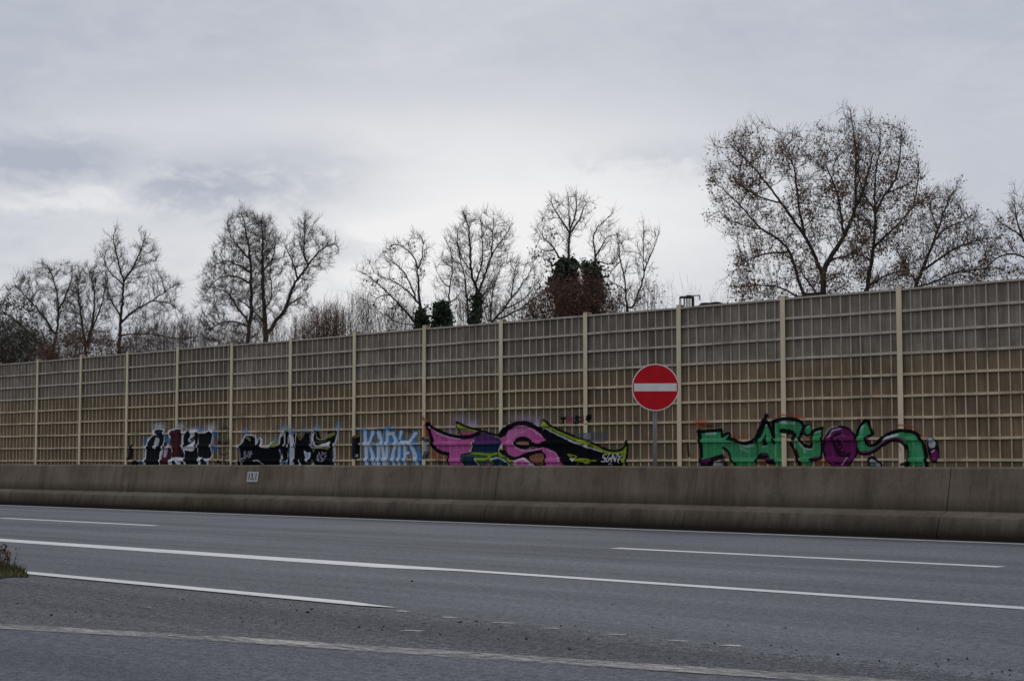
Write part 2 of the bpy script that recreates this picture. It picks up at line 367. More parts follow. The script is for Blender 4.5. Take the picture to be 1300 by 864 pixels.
# ------------------------------------------------------------------ graffiti: paint films that follow panels, battens, rails and posts
def relief(X, Z):
    k = np.round((X-PX0)/BAY); dp = np.abs(X-PX0-k*BAY)
    b = np.floor((X-PX0)/BAY).astype(int); dz = np.vectorize(lambda q: bay_dz.get(q, 0))(b)
    u = (X-PX0)/(BAY/12); dr = np.abs(u-np.round(u))*BAY/12
    v = (Z-RAIL0-dz)/ROWH; dh = np.abs(v-np.round(v))*ROWH
    Y = np.full(X.shape, WY)
    Y = np.where(dr < .042, YR, Y); Y = np.where(dh < .062, YH, Y); Y = np.where(dp < .106, YP, Y)
    return Y
def crom(P, closed, n=5):
    P = np.array(P, float); N = len(P); out = []
    for i in range(N if closed else N-1):
        g = lambda j: P[j % N] if closed else P[min(max(j, 0), N-1)]
        p0, p1, p2, p3 = g(i-1), g(i), g(i+1), g(i+2)
        for t in np.linspace(0, 1, n, endpoint=False):
            out.append(.5*((2*p1)+(-p0+p2)*t+(2*p0-5*p1+4*p2-p3)*t*t+(-p0+3*p1-3*p2+p3)*t**3))
    if not closed: out.append(P[-1])
    return np.array(out)
def seg_dist(U, V, P, closed):
    d = np.full(U.shape, 1e9); N = len(P)
    for i in range(N if closed else N-1):
        a = P[i]; b = P[(i+1) % N]; e = b-a; l = max(e @ e, 1e-9)
        t = np.clip(((U-a[0])*e[0]+(V-a[1])*e[1])/l, 0, 1); d = np.minimum(d, np.hypot(U-a[0]-t*e[0], V-a[1]-t*e[1]))
    return d
def inside(U, V, P):
    c = np.zeros(U.shape, bool); N = len(P)
    for i in range(N):
        a = P[i]; b = P[(i+1) % N]
        if a[1] == b[1]: continue
        c ^= ((a[1] > V) != (b[1] > V)) & (U < (b[0]-a[0])*(V-a[1])/(b[1]-a[1])+a[0])
    return c
COLS = dict(pale=(.50,.52,.57), k=(.007, .007, .010), n=(.011, .014, .034), w=(.62, .63, .66), b=(.05, .20, .42), lb=(.22, .36, .52), mar=(.062, .014, .018), ol=(.20, .20, .05),
            g=(.045, .245, .098), gd=(.05, .16, .09), gl=(.10, .40, .22), p=(.46, .105, .29), pl=(.66, .36, .55), pd=(.36, .06, .18), pu=(.125, .014, .088), pul=(.22, .08, .2), v=(.080, .028, .115),
            y=(.24, .32, .022), gw=(.40, .42, .46), o=(.50, .10, .04), br=(.20, .09, .06), r=(.30, .03, .08), lav=(.45, .36, .50), gn=(.05, .09, .05), nv=(.013, .030, .062), tan=(.28, .22, .15), gy=(.12, .13, .14))
def graffiti(label, x0, x1, ytop, sections, seed):
    """x0..x1 and ytop: extent in photo pixels; each section: (ox, oy, scale, ops) traced in an enlargement of the photograph"""
    g = np.random.default_rng(seed)
    A = on_y(x0, 560, WY-.08); B = on_y(x1, 560, WY-.08); zt = on_y((x0+x1)/2, ytop, WY-.08)[2] + .12
    xs = np.arange(A[0], B[0], .024); zs = np.arange(.84, zt, .020)
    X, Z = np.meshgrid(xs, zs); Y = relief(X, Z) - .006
    # the paint is read at the plane of the rails, as the spray saw it head on
    PX, PY = project(np.stack([X, np.full(X.shape, WY-.06), Z], -1).reshape(-1, 3)); PX = PX.reshape(X.shape); PY = PY.reshape(X.shape)
    C = np.zeros(X.shape+(3,)); Al = np.zeros(X.shape)
    def over(a, col):
        nonlocal C, Al
        c = np.array(COLS[col]); na = a + Al*(1-a); s = np.where(na > 1e-6, a/np.maximum(na, 1e-6), 0)
        C = C*(1-s[..., None]) + c*s[..., None]; Al = na
    jit = g.normal(0, .25, X.shape)
    for ox, oy, s, ops in sections:
        U = (PX-ox)*s; V = (PY-oy)*s
        for op in ops:
            k = op[0]
            if k in 'Ff':                                      # F: smooth fill, f: straight edged fill
                P = crom(op[1], True) if k == 'F' else np.array(op[1], float)
                al = op[3] if len(op) > 3 else .99
                m = (U > P[:, 0].min()-s*2) & (U < P[:, 0].max()+s*2) & (V > P[:, 1].min()-s*2) & (V < P[:, 1].max()+s*2)
                if not m.any(): continue
                a = np.zeros(X.shape); u, v = U[m], V[m]; grow = s*.4 if op[2] in 'kn' else 0
                sdv = seg_dist(u, v, P, True)*np.where(inside(u, v, P), 1, -1)
                a[m] = np.clip(.5+(sdv+grow)/(s*.55), 0, 1)*al; over(a, op[2])
            elif k in 'Ss':                                    # S: smooth stroke, s: straight stroke (pts, width, colour, alpha, softness)
                P = crom(op[1], False) if k == 'S' else np.array(op[1], float); w = op[2]*(1.55 if op[3] == 'k' and op[2] > 12 else 1.2 if op[3] == 'k' else 1); al = op[4] if len(op) > 4 else .99; sf = op[5] if len(op) > 5 else .5
                pad = w+sf*s*2; m = (U > P[:, 0].min()-pad) & (U < P[:, 0].max()+pad) & (V > P[:, 1].min()-pad) & (V < P[:, 1].max()+pad)
                if not m.any(): continue
                a = np.zeros(X.shape); d = seg_dist(U[m], V[m], P, False); a[m] = np.clip(.5-(d-w/2)/(s*sf), 0, 1)*al; over(a, op[3])
            elif k == 'B':                                     # soft spray cloud (x, y, rx, ry, colour, alpha)
                _, x, y, rx, ry, col, al = op; q = ((U-x)/rx)**2+((V-y)/ry)**2; over(np.clip(np.exp(-q*1.4)*al*(1+jit*.5), 0, .95)*(q < 4), col)
            elif k == 'E':                                     # ellipse (x, y, rx, ry, rot, colour)
                _, x, y, rx, ry, ro, col = op; c_, s_ = math.cos(ro), math.sin(ro); du = (U-x)*c_+(V-y)*s_; dv = -(U-x)*s_+(V-y)*c_
                q = np.sqrt((du/rx)**2+(dv/ry)**2); over(np.clip(.5+(1-q)*min(rx, ry)/(s*.55), 0, 1)*.95, col)
    # proud edges: light catching them is put into the paint; cream shows slightly through
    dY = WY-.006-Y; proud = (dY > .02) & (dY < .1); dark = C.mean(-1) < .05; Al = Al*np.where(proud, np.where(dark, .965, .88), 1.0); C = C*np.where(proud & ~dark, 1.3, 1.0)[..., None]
    # uneven coverage
    grain = 1+g.normal(0, .07, X.shape); C = np.clip(C*grain[..., None], 0, 1)
    ny, nx = X.shape; idx = np.arange(ny*nx).reshape(ny, nx)
    fm = np.maximum.reduce([Al[:-1, :-1], Al[1:, :-1], Al[:-1, 1:], Al[1:, 1:]]) > .03
    q = np.stack([idx[:-1, :-1], idx[:-1, 1:], idx[1:, 1:], idx[1:, :-1]], -1)[fm]
    used, inv = np.unique(q, return_inverse=True); q = inv.reshape(-1, 4)
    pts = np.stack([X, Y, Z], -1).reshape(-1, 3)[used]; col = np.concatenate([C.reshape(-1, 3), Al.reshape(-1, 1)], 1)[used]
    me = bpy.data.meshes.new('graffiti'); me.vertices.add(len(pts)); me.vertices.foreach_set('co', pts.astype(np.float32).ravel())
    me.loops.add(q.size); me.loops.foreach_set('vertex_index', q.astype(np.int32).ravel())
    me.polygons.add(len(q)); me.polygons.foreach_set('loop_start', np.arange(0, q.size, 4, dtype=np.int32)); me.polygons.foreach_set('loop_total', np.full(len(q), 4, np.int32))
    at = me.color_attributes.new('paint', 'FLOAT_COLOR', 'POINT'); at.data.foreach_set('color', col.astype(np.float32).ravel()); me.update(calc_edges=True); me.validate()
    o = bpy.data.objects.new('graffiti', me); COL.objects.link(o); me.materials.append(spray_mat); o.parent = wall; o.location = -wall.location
    o['label'] = label
    return o
t = NT('spray_paint', .8, .04); n_ = t.N.new('ShaderNodeVertexColor'); n_.layer_name = 'paint'
nz = t.noise(14, (1, 1, 1), 4, .7); vm = t.N.new('ShaderNodeVectorMath'); vm.operation = 'SCALE'; t.L.new(n_.outputs['Color'], vm.inputs[0]); t.L.new(t.ramp(nz, .3, .7, .8, 1.2), vm.inputs['Scale'])
t.L.new(vm.outputs[0], t.b.inputs['Base Color']); t.L.new(n_.outputs['Alpha'], t.b.inputs['Alpha']); spray_mat = t.m

# -- first piece from the left: black and maroon letters, white outline
graffiti('black and maroon letters outlined in white with blue spots', 155, 306, 530, [(170, 520, 9.286, [
    ('B', 280, 200, 80, 60, 'w', .6), ('B', 540, 195, 50, 50, 'w', .55), ('B', 900, 215, 60, 60, 'w', .6), ('B', 700, 240, 110, 40, 'w', .5), ('B', 120, 500, 40, 120, 'w', .3),
    ('B', 130, 370, 32, 40, 'b', .8), ('B', 100, 625, 50, 30, 'b', .9), ('B', 390, 350, 40, 55, 'b', .85), ('B', 775, 245, 40, 45, 'b', .85), ('B', 940, 285, 45, 50, 'b', .85), ('B', 935, 445, 45, 45, 'b', .85), ('B', 590, 490, 50, 40, 'b', .85), ('B', 755, 605, 35, 45, 'lb', .9),
    ('F', [(120, 660), (118, 520), (135, 400), (165, 330), (225, 285), (215, 235), (340, 225), (350, 300), (345, 420), (310, 540), (295, 660)], 'w'),
    ('F', [(410, 660), (300, 660), (320, 520), (345, 380), (385, 400), (430, 430), (400, 260), (440, 222), (550, 218), (575, 262), (640, 240), (760, 255), (740, 440), (745, 660)], 'w', .85),
    ('F', [(735, 660), (738, 400), (745, 275), (830, 262), (920, 240), (922, 300), (900, 440), (915, 540), (880, 600), (850, 660)], 'w'),
    ('F', [(138, 660), (135, 530), (150, 420), (180, 345), (235, 305), (290, 320), (325, 360), (320, 430), (290, 540), (275, 660)], 'k'),
    ('F', [(232, 245), (325, 240), (338, 320), (325, 395), (290, 340), (270, 290)], 'n'), ('F', [(222, 430), (228, 380), (255, 325), (288, 350), (270, 420), (240, 470)], 'gw'),
    ('F', [(305, 655), (325, 520), (345, 395), (372, 385), (395, 450), (428, 440), (428, 560), (415, 655)], 'mar'), ('F', [(345, 540), (366, 430), (388, 460), (365, 555)], 'lav'),
    ('F', [(425, 245), (470, 240), (525, 228), (560, 255), (555, 430), (578, 555), (435, 560), (445, 450), (418, 390), (420, 300)], 'mar'),
    ('f', [(540, 480), (580, 555), (530, 560)], 'n'),
    ('F', [(580, 300), (625, 280), (650, 290), (636, 350), (690, 320), (722, 272), (748, 275), (732, 440), (735, 655), (600, 655), (590, 520), (600, 470), (680, 480), (700, 360), (630, 420), (580, 430)], 'k'),
    ('F', [(610, 285), (640, 240), (655, 280)], 'n'), ('F', [(628, 345), (645, 335), (660, 370), (690, 330), (660, 380), (635, 372)], 'w', .8),
    ('F', [(560, 440), (640, 425), (712, 350), (686, 482), (570, 462)], 'w'), ('S', [(560, 445), (740, 440)], 10, 'w', .8),
    ('F', [(758, 290), (830, 282), (893, 255), (908, 300), (885, 440), (902, 520), (870, 572), (780, 556), (745, 530), (752, 400)], 'k'),
    ('F', [(415, 655), (425, 575), (540, 558), (590, 605), (590, 655)], 'w'), ('F', [(440, 640), (470, 595), (515, 650)], 'k'), ('F', [(540, 640), (550, 600), (575, 645)], 'n'),
    ('F', [(778, 650), (795, 578), (822, 580), (842, 655)], 'n'), ('S', [(700, 300), (690, 285), (660, 275)], 9, 'w'),
    ('S', [(20, 640), (-10, 625), (20, 610)], 26, 'k', .75), ('F', [(-60, 480), (-45, 420), (-25, 430), (-30, 560), (-60, 570)], 'k', .8), ('S', [(-75, 580), (-45, 470)], 10, 'k', .7), ('S', [(-40, 630), (80, 625)], 18, 'k', .6),
    # little face drawn in black line right of the letters
    ('S', [(1035, 235), (1060, 205), (1100, 215), (1110, 245)], 22, 'k', .3, 1.5), ('S', [(1000, 270), (985, 420), (1000, 480)], 9, 'k', .35), ('S', [(1120, 270), (1140, 420), (1120, 490)], 9, 'k', .3),
    ('B', 1000, 385, 26, 24, 'k', .75), ('B', 1075, 395, 30, 24, 'k', .75), ('B', 1120, 370, 22, 22, 'k', .6), ('S', [(1000, 505), (1050, 530), (1115, 500)], 11, 'k', .6), ('S', [(975, 635), (995, 590), (1015, 645)], 11, 'k', .75), ('S', [(1065, 580), (1070, 640), (1090, 640)], 11, 'k', .75), ('S', [(1115, 545), (1090, 575), (1060, 580)], 10, 'k', .6), ('S', [(1100, 630), (1140, 640), (1130, 610)], 12, 'k', .6),
])], 11)

# -- second piece: black letters with white and blue glow, olive tips
graffiti('black letters with pale blue glow and small olive tips', 294, 436, 528, [(295, 520, 9.286, [
    ('B', 150, 270, 35, 50, 'lb', .75), ('B', 620, 215, 70, 45, 'lb', .7), ('B', 850, 250, 50, 40, 'lb', .6), ('B', 990, 220, 45, 45, 'lb', .7), ('B', 1235, 200, 35, 60, 'lb', .6), ('B', 490, 360, 60, 30, 'lb', .5), ('B', 320, 340, 40, 30, 'lb', .7), ('B', 710, 280, 40, 60, 'lb', .7),
    ('S', [(60, 438), (110, 385), (150, 300), (255, 315), (265, 395), (320, 340), (335, 430), (420, 438), (470, 385), (535, 410), (560, 300), (600, 260)], 34, 'w', .75), ('S', [(75, 445), (95, 560), (90, 655)], 22, 'b', .7),
    ('F', [(78, 442), (115, 385), (152, 312), (250, 330), (262, 415), (288, 395), (300, 350), (320, 352), (315, 415), (350, 452), (430, 448), (470, 400), (530, 425), (552, 390), (578, 312), (605, 430), (600, 655), (90, 655), (95, 560)], 'k'),
    ('f', [(580, 430), (620, 250), (670, 250), (690, 330), (720, 280), (750, 310), (790, 330), (850, 265), (905, 280), (920, 430), (950, 440), (935, 300), (965, 240), (1010, 260), (1040, 340), (1110, 300), (1120, 260), (1215, 250), (1190, 440), (1200, 655), (560, 655)], 'k'),
    ('S', [(605, 255), (605, 420)], 14, 'w', .9), ('S', [(660, 300), (672, 380), (645, 420)], 12, 'w', .8), ('S', [(690, 300), (705, 420), (700, 655)], 28, 'w', .85), ('S', [(645, 425), (665, 540), (640, 620)], 14, 'w', .85), ('S', [(545, 470), (575, 560), (560, 655)], 16, 'w', .8), ('S', [(740, 300), (735, 440)], 9, 'w', .7),
    ('S', [(575, 450), (560, 540)], 16, 'nv', .9), ('S', [(680, 450), (690, 640)], 10, 'b', .7), ('f', [(560, 655), (565, 600), (640, 600), (640, 655)], 'lb', .6), ('f', [(590, 655), (605, 615), (615, 655)], 'k'),
    ('F', [(830, 485), (870, 500), (912, 512), (872, 612)], 'w', .9), ('F', [(845, 510), (890, 520), (872, 590)], 'b', .6), ('f', [(765, 655), (785, 580), (805, 655)], 'w'), ('f', [(925, 655), (945, 590), (955, 655)], 'w', .8), ('S', [(860, 610), (905, 620)], 18, 'ol', .5),
    ('S', [(765, 320), (795, 350), (835, 270)], 14, 'ol', .7), ('S', [(905, 300), (915, 420)], 12, 'lb', .8), ('f', [(815, 372), (905, 350), (900, 372)], 'mar', .5),
    ('F', [(915, 432), (990, 430), (1050, 405), (1118, 380), (1130, 365), (1135, 445), (930, 447)], 'w', .9), ('S', [(955, 245), (935, 330), (955, 400), (1000, 428)], 13, 'w', .9), ('S', [(975, 260), (990, 330), (1030, 350), (1085, 330), (1100, 260)], 12, 'gw', .7), ('F', [(1010, 255), (1085, 270), (1085, 320), (1040, 340)], 'tan', .6),
    ('F', [(1110, 290), (1190, 262), (1190, 300), (1100, 335)], 'ol'), ('S', [(970, 375), (1050, 380), (1100, 340)], 14, 'ol', .45), ('f', [(1040, 440), (1130, 440), (1120, 470), (1050, 460)], 'ol'), ('F', [(150, 318), (190, 330), (215, 360), (180, 360)], 'ol'), ('F', [(440, 420), (480, 372), (530, 380), (520, 425), (470, 440)], 'ol'), ('F', [(620, 225), (655, 222), (655, 255), (620, 255)], 'ol', .8), ('F', [(940, 450), (965, 455), (940, 500)], 'ol', .8), ('S', [(200, 305), (250, 318)], 14, 'v', .7),
    ('S', [(1240, 240), (1215, 340), (1195, 440), (1200, 655)], 22, 'w', .7), ('S', [(1225, 270), (1205, 330)], 10, 'b', .6), ('S', [(1165, 460), (1160, 640)], 26, 'nv', .8),
    # small grey tags
    ('S', [(1010, 500), (995, 550), (1010, 600), (1025, 560), (1010, 500)], 7, 'gw', .8), ('s', [(1015, 590), (1035, 610)], 7, 'gw', .8), ('S', [(1040, 495), (1060, 510), (1045, 550), (1065, 600), (1045, 605)], 7, 'gw', .8), ('s', [(1095, 500), (1075, 510), (1080, 545), (1075, 600)], 7, 'gw', .8), ('s', [(1080, 545), (1100, 540)], 7, 'gw', .7),
    ('S', [(125, 490), (130, 550), (155, 555), (150, 520), (130, 515), (150, 490), (125, 490)], 9, 'gw', .6), ('S', [(175, 490), (170, 550), (185, 555), (190, 500), (175, 490)], 9, 'gw', .6), ('S', [(215, 485), (205, 560)], 10, 'gw', .6), ('s', [(205, 520), (225, 515)], 8, 'gw', .6), ('S', [(100, 640), (95, 585), (125, 565), (145, 575)], 12, 'gw', .7), ('S', [(115, 615), (125, 595), (140, 600)], 8, 'gw', .5), ('S', [(250, 600), (300, 595), (330, 620), (355, 655)], 14, 'gw', .75),
])], 12)

# -- third piece: pale letters outlined in blue
KN = [('s', [(240, 285), (262, 770)], 44), ('s', [(350, 300), (292, 480)], 36), ('s', [(300, 480), (350, 640), (375, 770)], 40), ('s', [(425, 480), (425, 770)], 40), ('s', [(430, 310), (470, 450), (510, 770)], 40), ('s', [(545, 280), (530, 770)], 38),
      ('s', [(560, 330), (625, 320), (665, 440), (615, 630), (640, 770)], 42), ('s', [(715, 480), (698, 770)], 38), ('s', [(735, 300), (720, 390)], 34), ('s', [(780, 480), (788, 770)], 36), ('s', [(740, 445), (850, 440), (935, 320)], 40), ('s', [(790, 600), (830, 590)], 34), ('s', [(860, 470), (920, 600), (960, 770)], 46)]
graffiti('pale grey letters outlined in bright blue, thin and tall', 446, 552, 534, [(440, 520, 10.8,
    [('s', [(165, 268), (280, 268)], 26, 'lb', .9), ('s', [(530, 268), (640, 265)], 26, 'b', .9), ('B', 590, 240, 60, 30, 'b', .5), ('B', 850, 290, 80, 40, 'nv', .4), ('B', 470, 290, 60, 50, 'nv', .5)] +
    [('s', a, w*1.2+34, 'b', .9) for (_, a, w) in KN] + [('s', [(590, 380), (590, 440)], 46, 'b'), ('s', [(930, 420), (1000, 640), (1035, 770)], 36, 'b')] +
    [('s', a, w*1.12, 'pale', .95) for (_, a, w) in KN] + [('s', [(200, 488), (1000, 462)], 20, 'w', .35)] +
    [('s', [(128, 390), (125, 640)], 50, 'k', .85), ('s', [(110, 440), (115, 660)], 30, 'nv', .5), ('s', [(120, 380), (155, 345)], 12, 'ol', .8), ('S', [(138, 610), (135, 640)], 10, 'w', .7)])], 13)

# -- fourth piece: pink letters, black shadow, lime edges
graffiti('large pink letters with black shadow and lime green edging', 536, 800, 520, [
  (530, 525, 8.125, [
    ('B', 430, 60, 90, 60, 'lav', .35), ('B', 560, 100, 80, 60, 'lav', .45), ('B', 330, 190, 60, 60, 'lav', .35), ('B', 1080, 50, 170, 50, 'lav', .4), ('B', 1240, 90, 80, 60, 'lav', .45), ('S', [(65, 40), (95, 80)], 26, 'o', .6, 1.2), ('S', [(85, 120), (88, 240)], 30, 'o', .5, 1.2), ('S', [(85, 260), (80, 400)], 40, 'gw', .6), ('s', [(70, 255), (95, 275)], 22, 'k', .8), ('S', [(95, 400), (75, 450)], 34, 'nv', .7),
    ('B', 205, 430, 60, 50, 'o', .35), ('B', 225, 490, 50, 45, 'k', .5), ('B', 150, 410, 40, 40, 'o', .25),
    ('f', [(390, 80), (640, 175), (880, 225), (900, 260), (700, 235), (620, 195), (440, 215)], 'y'), ('f', [(430, 165), (620, 185), (600, 215), (440, 220)], 'pd', .85), ('s', [(430, 158), (540, 180)], 10, 'gy'),
    ('F', [(590, 230), (625, 190), (760, 220), (900, 280), (850, 320), (560, 320)], 'v'), ('f', [(555, 320), (870, 305), (880, 320), (835, 395), (540, 400)], 'nv'),
    ('f', [(430, 440), (560, 395), (850, 395), (900, 420), (960, 480), (960, 530), (470, 530)], 'gn'), ('f', [(460, 440), (580, 445), (610, 530), (470, 530)], 'nv'),
    ('S', [(550, 405), (640, 410), (720, 420), (780, 415), (860, 400), (920, 440), (965, 520)], 20, 'y', .9), ('S', [(610, 465), (700, 465), (740, 420)], 22, 'y', .9), ('S', [(735, 440), (760, 480), (780, 520)], 16, 'y', .8), ('f', [(830, 395), (870, 395), (900, 450), (860, 440)], 'y', .9), ('F', [(770, 520), (790, 470), (850, 460), (910, 490), (935, 530), (780, 530)], 'nv'), ('S', [(760, 470), (830, 452), (890, 475), (940, 530)], 10, 'w', .85), ('S', [(590, 455), (620, 530)], 9, 'w', .7), ('F', [(690, 530), (715, 495), (760, 530)], 'pul', .8),
    ('f', [(870, 230), (960, 235), (960, 310), (890, 330)], 'y', .8), ('s', [(892, 290), (850, 375)], 12, 'w', .9),
    ('S', [(392, 85), (500, 128), (640, 172), (760, 208), (870, 228)], 15, 'k'), ('S', [(392, 85), (415, 150), (438, 215)], 9, 'k'),
    # T
    ('f', [(100, 110), (200, 170), (330, 220), (430, 245), (520, 245), (605, 215), (560, 300), (540, 400), (435, 430), (475, 530), (320, 530), (300, 415), (230, 400), (160, 350), (130, 250)], 'p'),
    ('f', [(400, 245), (520, 245), (600, 215), (565, 320), (400, 320)], 'pd', .55), ('f', [(130, 250), (330, 320), (300, 415), (160, 350)], 'v', .25),
    ('S', [(105, 115), (180, 160), (260, 200), (380, 235), (480, 242), (560, 230), (625, 195)], 26, 'k'), ('S', [(105, 100), (130, 230), (160, 340), (230, 395), (310, 412)], 24, 'k'), ('S', [(305, 415), (320, 530)], 14, 'k'), ('S', [(575, 260), (545, 390), (440, 430), (480, 530)], 12, 'k', .9), ('S', [(120, 135), (180, 185), (300, 235), (430, 262)], 8, 'pl'), ('s', [(570, 270), (535, 390)], 9, 'w', .8),
    ('S', [(185, 230), (205, 225), (190, 265)], 8, 'k', .6), ('S', [(235, 245), (250, 275), (265, 250), (245, 240)], 8, 'k', .6), ('S', [(290, 250), (275, 265), (295, 275), (280, 290)], 8, 'k', .6),
    # S
    ('F', [(870, 230), (920, 170), (1000, 125), (1090, 115), (1180, 140), (1260, 200), (1330, 275), (1230, 310), (1180, 300), (1130, 255), (1060, 245), (1000, 290), (1020, 340), (1100, 370), (1250, 350), (1380, 360), (1450, 430), (1480, 540), (1300, 540), (1310, 430), (1260, 395), (1150, 410), (1000, 455), (920, 400), (885, 320)], 'p'),
    ('F', [(900, 250), (960, 160), (1090, 130), (1150, 150), (1080, 200), (990, 240), (930, 300)], 'pl', .25), ('F', [(1180, 200), (1250, 220), (1310, 275), (1230, 300), (1190, 290)], 'pd', .5),
    ('F', [(990, 300), (1020, 250), (1080, 235), (1150, 260), (1180, 305), (1140, 345), (1060, 355), (1010, 335)], 'k'), ('F', [(1020, 305), (1060, 285), (1150, 290), (1165, 315), (1090, 330)], 'br'), ('s', [(1030, 305), (1160, 310)], 14, 'tan', .6),
    ('F', [(1000, 460), (1120, 415), (1260, 385), (1310, 420), (1300, 535), (1190, 535), (1150, 480), (1100, 455)], 'k'), ('F', [(1150, 440), (1240, 405), (1295, 425), (1290, 520), (1210, 510)], 'br'),
    ('F', [(985, 530), (1010, 475), (1070, 450), (1130, 475), (1185, 530)], 'pl'), ('F', [(1010, 530), (1030, 490), (1090, 475), (1140, 530)], 'p', .8), ('S', [(1060, 460), (1120, 470), (1190, 530)], 10, 'w', .7),
    ('S', [(865, 225), (905, 165), (990, 110), (1090, 95), (1180, 120), (1265, 180), (1340, 260)], 32, 'k'), ('S', [(1170, 300), (1230, 325), (1310, 310), (1370, 285)], 26, 'k'), ('S', [(870, 380), (920, 430), (1000, 460), (1120, 415), (1270, 385)], 22, 'k'), ('S', [(985, 300), (1000, 340), (1060, 375), (1180, 375), (1290, 350)], 8, 'pl'), ('S', [(1080, 135), (1170, 160), (1270, 235)], 9, 'pl'), ('s', [(900, 290), (900, 420)], 8, 'pu', .6)]),
  (690, 515, 10.167, [
    ('f', [(0, 300), (110, 340), (300, 420), (560, 530), (780, 600), (980, 600), (1010, 780), (250, 780), (180, 640), (60, 560), (-40, 520), (-30, 470), (30, 440), (-20, 360)], 'k'),
    ('F', [(-60, 540), (40, 545), (140, 600), (210, 690), (235, 780), (60, 780), (20, 640)], 'p', .5), ('S', [(30, 560), (140, 610), (205, 710)], 12, 'pl', .9),
    ('S', [(0, 235), (110, 290), (240, 355), (400, 420), (560, 475), (700, 540), (800, 590), (900, 600), (1000, 590), (1050, 540), (1070, 480)], 44, 'y'), ('S', [(1055, 520), (1035, 640), (1030, 780)], 40, 'y', .9), ('S', [(-10, 180), (60, 230), (150, 290), (280, 350), (420, 405), (560, 440), (700, 515), (800, 565), (900, 580), (990, 565), (1050, 510), (1072, 455)], 20, 'k'), ('S', [(1075, 450), (1070, 560), (1060, 700), (1055, 780)], 14, 'k'), ('S', [(540, 460), (580, 480)], 40, 'y', .6),
    ('S', [(10, 285), (120, 345), (280, 420), (420, 480), (560, 530), (740, 590)], 14, 'w', .85), ('S', [(-50, 170), (-35, 280), (-15, 360)], 12, 'k'), ('F', [(-25, 200), (10, 215), (-5, 300)], 'y', .9), ('S', [(590, 460), (680, 490), (750, 510)], 16, 'v', .6),
    ('f', [(385, 350), (580, 345), (800, 330), (800, 460), (700, 470), (520, 430), (400, 400)], 'gy', .55), ('f', [(535, 350), (600, 348), (600, 430), (535, 420)], 'gw', .35),
    ('s', [(300, 625), (385, 640), (410, 655), (380, 690), (310, 635)], 18, 'y', .85), ('s', [(350, 680), (380, 708), (400, 680)], 16, 'w', .85), ('S', [(420, 700), (470, 690), (580, 695), (580, 730), (490, 720), (430, 745)], 26, 'y', .9), ('F', [(440, 735), (500, 725), (560, 760), (450, 765)], 'k'), ('s', [(620, 705), (680, 705)], 18, 'y', .6),
    # white tag in the tail
    ('s', [(800, 622), (765, 625), (762, 665), (800, 680), (795, 720), (755, 715)], 11, 'w', .85), ('S', [(845, 620), (815, 660), (820, 715), (850, 700), (850, 670)], 11, 'w', .85), ('s', [(880, 720), (878, 625), (930, 715), (932, 620)], 11, 'w', .85), ('s', [(950, 620), (970, 670), (1005, 625)], 11, 'w', .8), ('s', [(970, 670), (965, 735)], 11, 'w', .8), ('s', [(830, 760), (850, 735), (870, 760)], 9, 'w', .75), ('s', [(870, 640), (860, 690)], 8, 'w', .7), ('s', [(955, 690), (995, 690)], 9, 'w', .6),
    # letters T, E, S and a fragment above
    ('f', [(212, 145), (275, 145), (275, 170), (258, 172), (256, 225), (232, 228), (234, 172), (212, 170)], 'k', .85), ('f', [(300, 140), (372, 135), (370, 228), (302, 232)], 'pd', .45), ('s', [(355, 150), (320, 152), (322, 185), (350, 184)], 12, 'r', .8), ('s', [(322, 185), (322, 220), (358, 218)], 12, 'r', .8),
    ('S', [(455, 150), (420, 138), (400, 160), (430, 182), (452, 205), (425, 225), (395, 212)], 17, 'k', .85), ('f', [(482, 130), (535, 125), (535, 222), (485, 225)], 'r', .55), ('f', [(570, 125), (600, 110), (600, 165), (575, 190), (562, 180)], 'k', .85), ('B', 560, 235, 12, 12, 'r', .6)])], 14)

